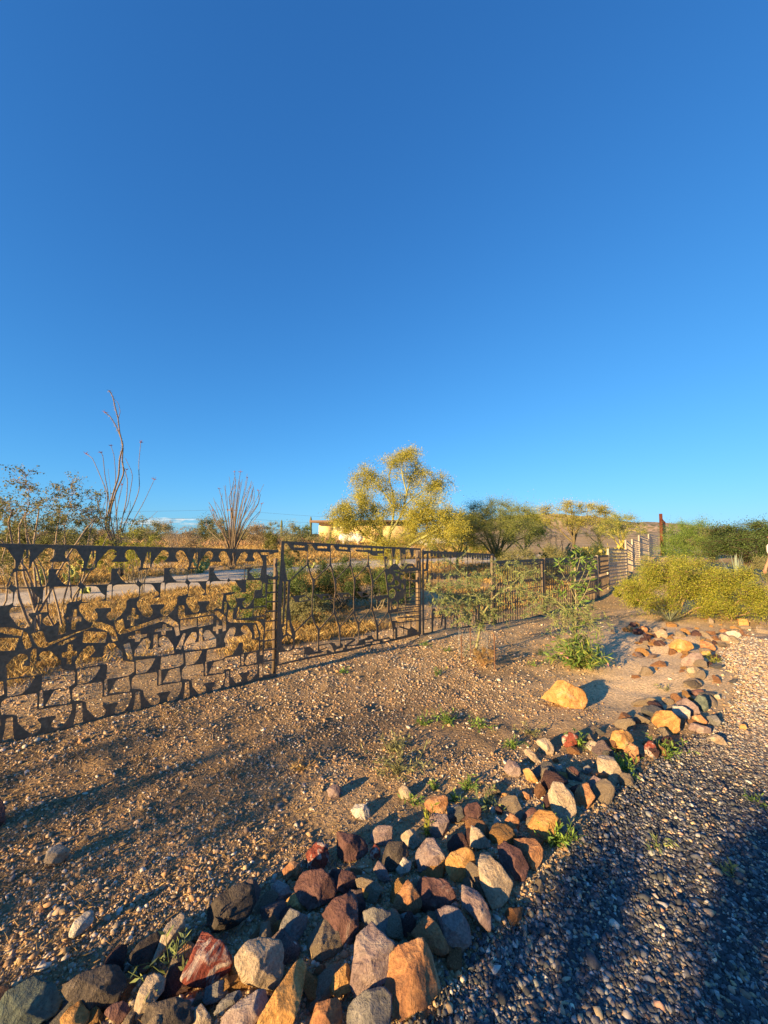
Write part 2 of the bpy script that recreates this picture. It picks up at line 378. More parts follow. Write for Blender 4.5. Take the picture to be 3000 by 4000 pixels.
class Panel:
    """a steel sheet s (along) by t (down from the top edge), kept as a signed distance field on a grid"""
    def __init__(p, L, Hh, h=.006, solid=True, s0=0.0):
        p.s = np.arange(s0-2*h, s0+L+2*h, h); p.t = np.arange(-2*h, Hh+2*h, h); p.h = h; p.s0 = s0; p.L = L; p.H = Hh
        p.X, p.Y = np.meshgrid(p.s, p.t, indexing='ij')
        p.lim = np.minimum(np.minimum(p.X-s0, s0+L-p.X), np.minimum(p.Y, Hh-p.Y))
        p.f = p.lim.copy() if solid else np.full(p.X.shape, -1.0)
    def _win(p, P, pad):
        P = np.asarray(P); i0, i1 = np.searchsorted(p.s, [P[:, 0].min()-pad, P[:, 0].max()+pad]); j0, j1 = np.searchsorted(p.t, [P[:, 1].min()-pad, P[:, 1].max()+pad])
        return slice(max(i0, 0), i1+1), slice(max(j0, 0), j1+1)
    def cut(p, P):
        w = p._win(P, .03)
        if p.X[w].size: p.f[w] = np.minimum(p.f[w], -sd_poly(P, p.X[w], p.Y[w]))
    def add(p, P):
        w = p._win(P, .03)
        if p.X[w].size: p.f[w] = np.maximum(p.f[w], sd_poly(P, p.X[w], p.Y[w]))
    def line(p, P, r, cut=False):
        w = p._win(P, .06)
        if p.X[w].size:
            d = sd_line(P, r, p.X[w], p.Y[w]); p.f[w] = np.minimum(p.f[w], -d) if cut else np.maximum(p.f[w], d)
    def rect(p, a, b, c, d, cut=False):
        (p.cut if cut else p.add)([(a, b), (c, b), (c, d), (a, d)])
    def disc(p, x, y, rx, ry=None, cut=False):
        ry = ry or rx; a = np.linspace(0, 2*math.pi, 17)[:-1]; (p.cut if cut else p.add)(np.stack([x+rx*np.cos(a), y+ry*np.sin(a)], -1))
    def mesh(p, name, place, thick=.008):
        """place(s, t) -> world xyz arrays; extruded along the panel normal"""
        f = np.minimum(p.f, p.lim); f = np.where(np.abs(f) < 1e-4, 1e-4, f)
        ni, nj = f.shape; idx = np.arange(ni*nj).reshape(ni, nj)
        S = [p.X.ravel()]; T = [p.Y.ravel()]; n = ni*nj
        eh = np.full((ni, nj), -1); c = (f[:-1] > 0) != (f[1:] > 0); a, b = np.nonzero(c)
        w = f[a, b]/(f[a, b]-f[a+1, b]); S.append(p.s[a]+w*p.h); T.append(p.t[b]); eh[a, b] = n+np.arange(len(a)); n += len(a)
        ev = np.full((ni, nj), -1); c = (f[:, :-1] > 0) != (f[:, 1:] > 0); a, b = np.nonzero(c)
        w = f[a, b]/(f[a, b]-f[a, b+1]); S.append(p.s[a]); T.append(p.t[b]+w*p.h); ev[a, b] = n+np.arange(len(a)); n += len(a)
        S = np.concatenate(S); T = np.concatenate(T)
        I, J = np.meshgrid(np.arange(ni-1), np.arange(nj-1), indexing='ij')
        corners = [(0, 0), (1, 0), (1, 1), (0, 1)]
        cv = [idx[I+a, J+b] for a, b in corners]; fv = [f[I+a, J+b] > 0 for a, b in corners]
        ee = [eh[I, J], ev[I+1, J], eh[I, J+1], ev[I, J]]
        code = sum(fv[k]*(1 << k) for k in range(4))
        faces = {3: [], 4: [], 5: [], 6: []}; walls = []
        for cc in range(1, 16):
            m = code == cc
            if not m.any(): continue
            poly = []; ed = []
            for k in range(4):
                if cc >> k & 1: poly.append(cv[k][m])
                if (cc >> k & 1) != (cc >> ((k+1) % 4) & 1): poly.append(ee[k][m]); ed.append((len(poly)-1, cc >> k & 1))
            faces[len(poly)].append(np.stack(poly, -1))
            for q, (pi, out) in enumerate(ed):
                if out:   # leaving the solid here: the wall runs to the next crossing
                    nx = poly[(pi+1) % len(poly)]; walls.append(np.stack([poly[pi], nx], -1))
        A = place(S, T); used = np.zeros(n, bool)
        Fs = [np.concatenate(v) for v in faces.values() if v]; Wl = np.concatenate(walls)
        for q in Fs: used[q.ravel()] = True
        mp = np.cumsum(used)-1; A0, Nn = A; V = A0[used]; nv = len(V)
        V2 = V-np.asarray(Nn)*thick
        out = [mp[q] for q in Fs]+[(mp[q]+nv)[:, ::-1] for q in Fs]+[np.stack([mp[Wl[:, 1]], mp[Wl[:, 0]], mp[Wl[:, 0]]+nv, mp[Wl[:, 1]]+nv], -1)]
        return mesh_np(name, np.vstack([V, V2]), out)
class Plane:
    def __init__(q, A, B, zt0, zt1):
        q.A = np.array(A, float); q.B = np.array(B, float); q.L = float(np.hypot(*(q.B-q.A))); q.d = (q.B-q.A)/q.L; q.z0 = zt0; q.z1 = zt1
        q.n = np.array([q.d[1], -q.d[0], 0.0])                  # towards the drive
    def zt(q, s): return q.z0+(q.z1-q.z0)*s/q.L
    def uv(q, px, py):
        d = ray(px, py); M2 = np.array([[q.d[0], -d[0]], [q.d[1], -d[1]]]); s, k = np.linalg.solve(M2, -q.A)
        return s, q.zt(s)-(CAM[2]+k*d[2])
    def place(q, s, t): return np.stack([q.A[0]+q.d[0]*s, q.A[1]+q.d[1]*s, q.zt(s)-t], -1), q.n
def post(parent, q, s, t0, t1, w=.05, mat='steel', back=.04):
    m = MB(); x, y = q.A+q.d*s; m.box((x-q.n[0]*back, y-q.n[1]*back, q.zt(s)-(t0+t1)/2), (w, w, t1-t0), rotz(math.atan2(q.d[1], q.d[0])))
    return m.build('post', M[mat], parent)
FENCE = 'cut steel panels of the fence'
# --- nearest panel
q1 = Plane((-2.82, 2.82), (-1.2, 4.4), 1.532, 1.418)
P1 = Panel(3.06, 1.47, .006, True, -.8)
def cuts(pan, q, cr, polys, ds=0.0):
    for P in polys:
        w = np.array([q.uv(*cr(x, y)) for x, y in P]); w[:, 0] += ds; pan.cut(w)
def adds(pan, q, cr, polys, ds=0.0):
    for P in polys:
        w = np.array([q.uv(*cr(x, y)) for x, y in P]); w[:, 0] += ds; pan.add(w)
def lines(pan, q, cr, ls):
    for P, w in ls:
        v = np.array([q.uv(*cr(x, y)) for x, y in P]); w = np.broadcast_to(np.asarray(w, float), (len(P),))
        r = [abs(q.uv(*cr(x+ww/2, y))[0]-q.uv(*cr(x-ww/2, y))[0])/2 for (x, y), ww in zip(P, w)]
        pan.line(v, r)
R1 = crop(0, 2100, 4.1475); R2 = crop(300, 2100, 4.1475); R3 = crop(700, 2100, 3.95); R4 = crop(0, 2450, 3.687); R5 = crop(400, 2350, 3.687); R6 = crop(750, 2300, 4.1475)
TOP = [[(205,330),(240,215),(310,215),(300,330),(290,500),(145,500)],
 [(320,480),(340,400),(450,270),(520,195),(580,185),(640,220),(650,290),(600,350),(570,370),(570,395),(830,395),(830,370),(790,330),(775,280),(800,220),(860,190),(930,205),(970,270),(1035,380),(1030,480),(1000,490),(1003,520),(985,690),(960,740),(800,735),(740,690),(655,570),(680,515),(840,505),(840,495),(560,500),(548,720),(510,755),(130,770),(75,730),(70,680),(85,560),(130,535),(250,530),(300,500)],
 [(110,830),(150,785),(310,790),(350,820),(400,900),(460,940),(455,980),(400,1012),(320,1022),(320,1032),(575,1018),(590,790),(640,765),(950,755),(1010,800),(1005,950),(970,975),(850,990),(810,1020),(795,1150),(740,1230),(620,1340),(540,1340),(480,1290),(490,1240),(560,1180),(560,1135),(290,1150),(290,1180),(340,1250),(330,1320),(280,1370),(200,1370),(140,1330),(40,1180),(35,1110),(60,1080),(85,1060),(250,1060),(250,1050),(85,1040),(100,900)],
 [(495,790),(520,760),(570,758),(560,1010),(480,1012)]]
BOT = [[(480,850),(750,810),(760,830),(700,940),(630,1015),(490,1050)],[(850,800),(1160,750),(1170,890),(1100,940),(850,980),(835,960)],
 [(430,1110),(480,1060),(780,1015),(790,1060),(785,1210),(800,1215),(1140,1160),(1145,1220),(1110,1330),(1060,1400),(990,1450),(940,1430),(935,1380),(985,1310),(970,1290),(790,1320),(790,1340),(830,1390),(820,1450),(760,1510),(700,1480),(600,1370),(590,1280),(540,1260),(480,1260),(430,1255),(420,1200)],
 [(870,1170),(960,990),(1110,950),(1130,1110),(1120,1150)],[(815,985),(845,980),(850,1190),(810,1200)],[(475,1310),(540,1290),(545,1400),(555,1580),(440,1580),(465,1450)]]
for k in (-3, -2, -1, 0, 1, 2): cuts(P1, q1, R2, TOP, k*.405)
for k in (-3, -2, -1, 0, 1): cuts(P1, q1, R5, BOT, k*.405)
for k in range(-3, 4): lines(P1, q1, lambda x, y: (x, y), []); v = np.array([q1.uv(*R2(268, 210)), q1.uv(*R2(270, 330))]); v[:, 0] += k*.405; P1.line(v, .006)
cuts(P1, q1, R3, [[(830,230),(870,235),(865,340),(850,460),(775,450),(800,350)],
 [(745,500),(860,475),(885,370),(960,240),(1010,215),(1055,250),(1050,310),(1020,340),(1020,370),(1165,370),(1165,330),(1140,300),(1150,240),(1200,220),(1240,260),(1290,370),(1290,430),(1270,440),(1200,435),(1270,460),(1250,620),(1160,630),(1080,530),(1150,460),(1010,460),(1000,640),(940,655),(790,650),(740,600)],
 [(1020,480),(1055,480),(1050,640),(1015,655)],[(1255,230),(1390,230),(1390,268),(1270,265)],[(1350,290),(1480,235),(1555,235),(1550,400),(1500,580),(1450,610),(1350,570)],
 [(770,680),(800,665),(870,670),(910,750),(960,800),(940,835),(750,845),(755,760)],
 [(1035,660),(1250,655),(1275,690),(1270,790),(1240,805),(1165,815),(1150,930),(1080,1050),(1020,1085),(975,1040),(980,990),(1030,960),(1020,930),(870,935),(870,965),(895,1010),(885,1070),(840,1100),(790,1070),(730,960),(730,890),(840,870),(870,845),(1030,845)],
 [(1375,640),(1540,655),(1540,695),(1375,700)],[(1365,720),(1540,705),(1535,825),(1360,840)],[(1355,865),(1530,850),(1525,970),(1352,985)],[(1350,1005),(1525,1000),(1520,1115),(1348,1135)],[(1340,1155),(1515,1145),(1510,1265),(1338,1285)],[(1330,1305),(1510,1290),(1505,1410),(1328,1435)],[(1325,1450),(1500,1430),(1495,1560),(1323,1580)],
 [(1158,940),(1340,925),(1338,1045),(1150,1065)],[(1148,1085),(1335,1070),(1330,1195),(1145,1215)],[(940,1110),(1135,1095),(1130,1225),(930,1250)],[(905,1080),(930,1065),(920,1250),(880,1255)],[(1185,1240),(1330,1215),(1325,1255),(1200,1270)],
 [(765,1110),(840,1110),(820,1255),(870,1270),(1240,1290),(1310,1400),(1290,1580),(1245,1580),(1260,1480),(1200,1330),(1150,1315),(780,1310),(745,1280),(750,1200)],
 [(-17,1052),(82,1040),(88,1185),(115,1198),(600,1130),(720,1220),(725,1430),(670,1450),(670,1300),(560,1190),(520,1185),(20,1258),(-15,1235)],
 [(20,1275),(270,1245),(270,1370),(20,1435)],[(290,1240),(525,1205),(525,1330),(290,1385)],
 [(575,1280),(612,1280),(612,1360),(660,1360),(658,1410),(605,1410),(605,1490),(570,1490),(570,1440),(522,1445),(525,1380),(575,1370)],
 [(640,865),(685,870),(665,1000),(655,1100),(580,1095),(620,960)],[(700,990),(735,1000),(730,1140),(695,1180)],[(1290,700),(1330,700),(1330,900),(1285,900)]])
cuts(P1, q1, R6, [[(525,810),(560,720),(620,630),(680,610),(712,650),(700,720),(665,780),(800,760),(850,730),(800,680),(795,630),(840,590),(890,600),(970,720),(970,820),(1070,830),(1085,850),(1080,980),(1040,1010),(830,1040),(820,1000),(830,870),(540,880),(525,850)],
 [(990,590),(1030,580),(1060,680),(1090,770),(1020,810),(1010,700)],[(545,890),(760,880),(745,930),(660,1070),(550,1100)],
 [(500,1200),(540,1120),(780,1085),(780,1265),(900,1255),(1060,1220),(1070,1270),(1050,1370),(970,1470),(910,1495),(890,1440),(940,1380),(930,1340),(800,1365),(760,1380),(810,1450),(800,1500),(720,1530),(630,1420),(620,1300),(580,1300),(520,1310)],
 [(850,1200),(910,1060),(1040,1020),(1050,1190),(890,1240)],[(805,1050),(840,1055),(835,1240),(800,1245)],[(555,1340),(600,1330),(605,1590),(525,1605),(545,1450)],
 [(1180,860),(1370,830),(1365,955),(1172,990)],[(1168,1010),(1360,985),(1355,1140),(1162,1160)],[(1160,1190),(1350,1165),(1345,1370),(1158,1400)],[(1180,690),(1370,670),(1368,810),(1178,835)],
 [(1110,860),(1145,860),(1140,1070),(1100,1070)],[(1090,1220),(1145,1210),(1145,1430),(1090,1440)]])
cuts(P1, q1, R1, [[(970,1290),(1050,1285),(1065,1550),(945,1580),(960,1400)],[(1180,1165),(1250,1165),(1245,1280),(1320,1285),(1315,1360),(1235,1365),(1225,1490),(1155,1490),(1160,1380),(1080,1375),(1085,1290),(1170,1280)],[(570,1270),(665,1240),(660,1420),(650,1490),(550,1520)]])
cuts(P1, q1, R4, [[(0,0),(190,10),(180,100),(130,105),(0,75)],[(195,20),(330,45),(300,130),(180,120)],[(0,155),(270,155),(230,290),(200,340),(0,345)],[(340,60),(390,80),(450,230),(460,280),(370,325),(320,180)],
 [(820,240),(1000,170),(1100,130),(1100,155),(900,260),(850,265)],[(1210,60),(1545,70),(1520,225),(1190,225)],
 [(980,250),(1045,250),(1045,345),(1110,345),(1105,420),(1030,430),(1025,530),(965,540),(970,440),(890,440),(895,370),(975,355)],
 [(100,610),(80,560),(200,430),(300,380),(390,400),(400,460),(350,520),(320,560),(430,560),(445,370),(480,310),(525,310),(520,500),(600,480),(555,420),(600,355),(720,340),(880,490),(880,600),(1060,640),(1085,660),(1070,810),(1000,855),(640,915),(600,890),(610,680),(100,740)],
 [(1090,570),(1090,480),(1190,330),(1260,270),(1340,270),(1370,340),(1320,400),(1270,440),(1520,430),(1555,420),(1500,350),(1505,290),(1560,240),(1640,235),(1765,371),(1765,481),(1475,531),(1100,600)]])
cuts(P1, q1, lambda x, y: (x, y), [[(122,2477),(160,2464),(168,2470),(180,2507),(195,2511),(271,2480),(355,2450),(366,2428),(396,2430),(440,2447),(451.5,2469),(461,2502),(441,2507),(424,2467),(367,2450),(300,2474),(174,2531),(152,2529),(136,2510)]])
cuts(P1, q1, R5, [[(30,650),(100,595),(170,600),(290,740),(290,850),(460,875),(460,1010),(400,1050),(70,1110),(70,900),(0,900)],[(300,620),(390,590),(430,740),(435,850),(370,830),(330,700)],
 [(475,425),(545,420),(550,480),(640,465),(645,500),(550,525),(540,580),(470,580),(470,530),(375,535),(375,500),(475,490)],
 [(460,790),(470,700),(590,540),(660,530),(695,580),(680,640),(650,690),(735,680),(740,480),(800,470),(795,660),(860,660),(810,600),(820,530),(880,495),(940,520),(1025,640),(1025,700),(1040,745),(850,790),(840,780)],
 [(870,330),(925,330),(925,370),(1005,370),(1005,410),(915,420),(910,475),(850,480),(850,430),(755,440),(760,400),(865,380)],[(430,95),(475,95),(475,185),(530,200),(525,250),(465,255),(455,350),(410,350),(410,265),(355,260),(365,210),(420,190)],
 [(170,290),(295,245),(325,390),(345,400),(880,215),(950,215),(1090,310),(1115,480),(1065,500),(1030,360),(870,285),(820,295),(330,460),(250,475),(205,430)],
 [(1170,455),(1200,460),(1160,620),(1130,690),(1060,680),(1110,580)],
 [(1165,640),(1220,540),(1290,440),(1350,445),(1365,500),(1330,590),(1390,580),(1395,400),(1440,380),(1440,570),(1480,560),(1450,480),(1480,420),(1540,410),(1640,530),(1640,650),(1480,680),(1190,710)]])
def panel_thing(q, pan, label, posts=(), mat='steel', pmat='steel', group=FENCE, thick=.005):
    s = pan.s0+pan.L/2; x, y = q.A+q.d*s; root = empty('fence_panel', (x, y, Hs(x, y)), label, 'fence panel', group)
    o = link('steel_sheet', pan.mesh('steel_sheet', q.place, thick), M[mat], root); o.matrix_parent_inverse = root.matrix_world.inverted()
    o.location = -np.array(root.location)
    for s_, t0, t1, w in posts:
        pp = post(root, q, s_, t0, t1, w, pmat); pp.location = -np.array(root.location)
    for c in root.children: c.matrix_parent_inverse.identity()
    return root
P1.f -= .0006; panel_thing(q1, P1, 'nearest dark steel fence panel, at the left, densely cut with crosses and bent arms', [(2.245, .1, 1.62, .032), (-.7, .05, 1.7, .055)])
# --- second panel, standing a step higher
q2 = Plane((-1.17, 4.43), (.625, 6.6), 1.518, 1.350)
P2 = Panel(q2.L+.06, 1.47, .006, False, -.05)
A1 = crop(1050, 2100, 4.74); A2 = crop(1350, 2120, 4.74); A3 = crop(1050, 2350, 4.74); A4 = crop(1350, 2300, 4.74)
adds(P2, q2, A1, [[(240,40),(1000,70),(1659,105),(1659,165),(1500,165),(1450,168),(1000,130),(700,120),(400,105),(280,95)],
 [(230,40),(290,60),(280,400),(300,480),(310,600),(350,790),(260,800),(250,1100),(225,1400),(225,1659),(100,1659),(150,1100),(200,800),(220,450)],
 [(285,95),(340,120),(400,210),(450,235),(720,250),(735,150),(700,115)],[(740,130),(800,150),(850,220),(880,240),(1140,265),(1150,165),(1145,120)],[(1190,150),(1250,240),(1510,270),(1520,170),(1480,140)],
 [(380,1085),(690,1065),(760,1130),(800,1160),(560,1200),(490,1195),(440,1110)],[(830,1055),(1110,1040),(1180,1120),(1220,1140),(980,1160),(900,1080)],[(1250,1035),(1480,1015),(1540,1100),(1580,1110),(1320,1115),(1290,1060)],
 [(260,785),(400,785),(400,815),(260,815)]])
adds(P2, q2, A2, [[(-10,15),(1430,80),(1430,140),(860,112),(-10,90)],[(-10,80),(170,85),(190,160),(420,180),(480,230),(520,245),(710,245),(715,110),(480,95),(-10,70)],
 [(850,105),(925,115),(915,190),(900,262),(865,260)],[(1005,110),(1115,118),(1110,180),(1110,300),(1090,400),(1060,445),(1030,400),(1015,300)],[(1180,118),(1265,125),(1255,265),(1175,265),(1215,250)],
 [(1380,80),(1420,90),(1400,1700),(1345,1700),(1375,800),(1375,300)],[(710,245),(775,260),(775,400),(740,500),(720,400)],
 [(210,910),(390,900),(440,970),(490,990),(290,1010),(240,950)],[(510,1000),(780,960),(790,1010),(600,1090),(560,1030)],
 [(740,480),(850,480),(900,520),(1050,560),(1110,700),(1100,900),(1090,1000),(1000,1060),(965,1290),(800,1300),(790,1000),(770,780)],[(1310,270),(1370,270),(1370,520),(1310,500)]])
cuts(P2, q2, A1, [[(465,135),(660,155),(655,185),(465,180)],[(900,155),(1080,165),(1075,200),(900,195)],[(1300,170),(1455,185),(1455,220),(1300,210)],[(560,1115),(690,1085),(740,1150),(570,1180)],[(1000,1085),(1110,1070),(1130,1110),(1000,1150)],[(1380,1065),(1480,1050),(1500,1090),(1380,1100)]])
cuts(P2, q2, A2, [[(175,90),(320,95),(320,135),(180,125)],[(335,98),(465,105),(465,135),(335,132)],[(500,100),(555,102),(555,155),(498,150)],[(575,110),(695,118),(695,148),(575,145)],[(595,200),(695,200),(695,235),(595,235)],
 [(1040,200),(1055,200),(1055,390),(1037,385)],[(1075,215),(1092,215),(1088,395),(1068,400)],[(320,935),(400,925),(430,965),(310,995)],[(1330,290),(1360,290),(1360,340),(1330,340)],[(1340,360),(1355,360),(1355,490),(1340,490)],
 [(745,300),(765,300),(762,400),(742,400)],
 [(820,570),(860,590),(885,640),(870,700),(830,745),(790,735),(755,690),(760,620)],[(860,835),(910,870),(925,940),(900,1010),(850,1040),(805,1000),(800,900)],[(900,1060),(950,1090),(970,1150),(950,1210),(890,1240),(860,1180),(860,1100)],
 [(920,560),(990,570),(970,620),(930,610)],[(1000,600),(1080,600),(1060,690),(1010,670)],[(910,690),(960,700),(1000,760),(960,800),(920,790)],[(795,790),(910,780),(910,810),(795,820)],[(1030,750),(1080,780),(1080,860),(1040,840)],[(950,850),(1020,880),(1000,900),(950,900)],[(1020,1080),(1060,1070),(1050,1140),(1020,1130)],[(815,1100),(840,1100),(840,1250),(820,1250)]])
lines(P2, q2, A1, [([(725,240),(720,400),(720,505)], [14,22,44]),([(1148,250),(1140,400),(1140,510)], [14,22,44]),([(1515,260),(1505,400),(1505,505)], [14,22,44]),
 ([(700,510),(390,790)], 18),([(1125,515),(860,770)], 16),([(1490,510),(1260,760)], 15),([(735,520),(765,640),(800,750),(830,790)], [30,20,22,50]),([(1155,520),(1180,640),(1205,740),(1230,780)], [28,20,22,48]),([(1520,520),(1550,640),(1575,740),(1590,760)], [26,20,20,44]),
 ([(830,790),(820,1000),(805,1150)], [50,26,18]),([(1230,780),(1240,1000),(1215,1150)], [46,24,18]),([(1590,770),(1590,900),(1575,1110)], [40,22,16]),([(805,1150),(805,1350),(805,1440)], [16,22,44]),([(1215,1140),(1215,1300),(1215,1395)], [16,22,42]),([(1575,1100),(1578,1300),(1580,1375)], [16,22,40]),
 ([(795,1440),(590,1659)], 16),([(1205,1395),(985,1659)], 15),([(1570,1375),(1340,1640)], 15),([(300,800),(290,1200),(265,1640)], 34),([(380,800),(365,1100),(345,1659)], 44),([(225,1620),(320,1615)], 18)])
lines(P2, q2, A2, [([(420,180),(420,330),(415,425)], [14,22,42]),([(400,420),(200,640)], 15),([(435,430),(470,600),(505,730)], [26,18,44]),([(505,730),(500,850),(490,990)], [44,22,16]),([(490,990),(490,1130),(490,1215)], [16,22,40]),([(475,1220),(265,1480)], 15),
 ([(730,500),(520,720)], 15),([(745,520),(770,780),(795,1000),(795,1280)], [40,24,24,34]),([(780,1290),(620,1530)], 16),
 ([(800,500),(880,410),(950,415),(1010,500),(1060,525),(1150,412),(1240,412),(1300,500),(1385,495)], 24),([(860,470),(960,470)], 40),([(1110,510),(1300,490)], 40),
 ([(1195,550),(1190,1010)], 14),([(1110,690),(1115,1110),(1120,1500)], 16),([(1240,720),(1345,715)], 20),([(1340,660),(1345,740)], 30)]+
 [([(1100,y+10),(1365,y)], 9) for y in (545,690,850,925,1010,1070,1145,1225,1300,1380)]+[([(970,y+40),(1365,y)], 12) for y in (1180,1265,1350,1440)])
adds(P2, q2, A3, [[(120,-30),(225,-30),(240,430),(270,600),(250,680),(235,765),(245,860),(290,910),(380,900),(440,860),(470,870),(420,905),(190,945),(185,1180),(120,1190),(110,900)],[(665,850),(740,825),(800,860),(860,930),(960,905),(1040,930),(980,950),(740,990),(670,980)],
 [(1090,780),(1160,755),(1220,770),(1260,830),(1310,820),(1320,750),(1380,800),(1370,850),(1240,890),(1240,940),(1210,930),(1180,870),(1150,800)],[(1060,900),(1090,890),(1200,945),(1180,970),(1070,980)],[(1370,855),(1450,870),(1440,920),(1370,930)]])
lines(P2, q2, A3, [([(290,-20),(265,430)], 30),([(352,-20),(325,600)], 24),([(365,100),(400,400),(460,590)], [40,46,70]),([(460,590),(470,720),(465,880)], [70,26,20]),([(470,575),(780,270)], 15),([(805,250),(860,420),(925,520)], [44,20,46]),([(925,530),(920,760),(920,900)], [46,22,40]),([(940,510),(1200,215)], 15),
 ([(1220,200),(1270,380),(1310,470)], [42,20,44]),([(1310,480),(1320,700),(1325,830)], [44,22,24]),([(1330,465),(1560,190)], 15),([(120,1185),(700,1050),(1250,945),(1680,848)], 28),([(150,920),(665,855)], 14),([(440,985),(665,965)], 12),([(665,850),(668,1060)], 16),([(925,810),(1090,780)], 16),([(940,905),(1080,850)], 16),([(1320,722),(1560,690)], 20),([(1450,800),(1590,710)], 30),([(1450,820),(1680,800)], 16)])
a = np.linspace(0, 2*math.pi, 25); ring = [(350+118*math.cos(x), 765+148*math.sin(x)) for x in a]
lines(P2, q2, A3, [(ring, 26)]); cuts(P2, q2, A3, [[(350+106*math.cos(x), 765+136*math.sin(x)) for x in a[:-1]],[(348,350),(385,350),(382,585),(345,590)]])
adds(P2, q2, A4, [[(250,960),(400,900),(400,870),(490,860),(520,930),(570,940),(600,900),(620,940),(800,890),(850,930),(830,960),(640,1000),(500,1010),(380,1000),(340,1060),(190,1040),(230,1000)],[(855,590),(960,590),(960,880),(940,945),(885,945),(880,750)],[(1140,780),(1220,700),(1330,770),(1330,830),(1180,870),(1140,860)],[(-20,1030),(30,1040),(20,1150),(-20,1160)]])
lines(P2, q2, A4, [([(-20,1155),(400,1050),(850,950),(1150,880),(1400,810)], 30),([(155,430),(190,560),(240,650)], [40,18,44]),([(240,660),(250,850),(245,1000)], [44,20,22]),([(490,360),(540,540),(590,700)], [38,20,44]),([(590,710),(590,950)], [44,36]),([(820,450),(850,600),(890,760)], [30,22,30]),([(1075,640),(1075,830)], 18),([(1210,620),(1210,800)], 22),([(1000,700),(1180,760)], 18),([(0,940),(130,925)], 14)])
cuts(P2, q2, A4, [[(922,630),(948,630),(948,715),(922,715)],[(905,740),(918,740),(918,930),(905,930)],[(370,960),(500,935),(500,965),(370,990)],[(500,985),(630,965),(630,1000),(500,1025)],[(690,940),(810,925),(810,955),(690,980)],[(205,1055),(345,1035),(345,1055),(205,1085)]])
P2.f -= .0004; panel_thing(q2, P2, 'open steel fence panel of thin forked ribs, in front of the dark green shrubs', [(q2.L-.03, .05, 1.62, .05)])
# --- third panel: scalloped top edge and a row of discs and squares
q3 = Plane((.66, 6.65), (2.37, 8.3), 1.33, 1.165)
P3 = Panel(q3.L, 1.46, .007, False)
B1 = crop(1620, 2120, 4.608)
adds(P3, q3, B1, [[(100,140),(1450,205),(1450,235),(110,180)],[(120,170),(240,185),(150,225),(120,240)],[(225,185),(250,185),(240,700),(205,720),(235,500),(130,530),(110,440),(165,480),(200,470)],[(80,140),(130,150),(125,1700),(70,1700)]])
L = q3.L
for i in range(11):
    s = .26+i*.185
    P3.rect(s-.035, 0, s+.035, .11+.02*(i % 2)); P3.disc(s+.0925, .06, .036, .05)
    if i % 2 == 0: P3.rect(s-.04, .40, s+.04, .52)
    P3.disc(s+.0925, .46, .042, .055)
    P3.line([(s, .1), (s, 1.44)], .0045 if i % 3 else .007)
    P3.disc(s+.05, 1.08+.03*(i % 2), .045, .06); 
    P3.add([(s+.09, 1.18), (s+.13, 1.0), (s+.16, 1.02), (s+.10, 1.32), (s+.04, 1.40), (s+.05, 1.34)] if i % 2 else [(s-.02, 1.15), (s+.05, 1.1), (s+.02, 1.42), (s-.02, 1.44)])
P3.line([(.2, .46), (L, .46)], .006); P3.line([(0, 1.2), (L, 1.15)], .006); P3.line([(0, 1.44), (L, 1.44)], .014); P3.line([(L-.012, 0), (L-.012, 1.45)], .012)
P3.line([(.02, 0), (.02, 1.45)], .02)
panel_thing(q3, P3, 'fence panel with scalloped top edge and row of discs, behind the caged sapling', [(L-.03, .0, 1.7, .05)])
# --- the farther panels: rows of pegs, slots and dashes
FP = [((2.4,8.33),(4.24,10.27),1.02,.94,1.48,'bars','dark barred fence panel under a strip of bone shaped holes, right of the scalloped panel','steel'),
 ((4.3,10.32),(5.75,11.75),.95,.88,1.50,'bars2','dark thin barred fence panel half hidden by the leafy upright sapling','steel'),
 ((5.78,11.78),(7.27,13.17),.88,.84,1.50,'pegs','fence panel with rows of round ended pegs just right of the upright sapling','steel'),
 ((7.33,13.22),(8.75,15.05),.86,.78,1.50,'pegs','pegged fence panel in the dip over bare sand, left of the tall pale panel','steel'),
 ((8.8,15.1),(10.9,17.3),1.02,.90,1.60,'grid','tall pale fence panel of stacked rounded blocks at the foot of the slope','litsteel'),
 ((10.95,17.4),(12.9,20.0),1.32,1.02,1.46,'rows','sunlit slotted fence panel just uphill of the tall stacked block panel','litsteel'),
 ((12.95,20.05),(14.75,22.2),1.33,1.15,1.46,'mixed','sunlit fence panel behind the thin grey shrub on the slope','litsteel'),
 ((14.8,22.3),(17.0,24.7),1.52,1.28,1.46,'rows','bright fence panel of long horizontal slots, second from the rusty wall','litsteel'),
 ((17.05,24.75),(19.2,27.0),1.58,1.45,1.46,'grid','last fence panel uphill, meeting the rusty bollard wall','litsteel')]
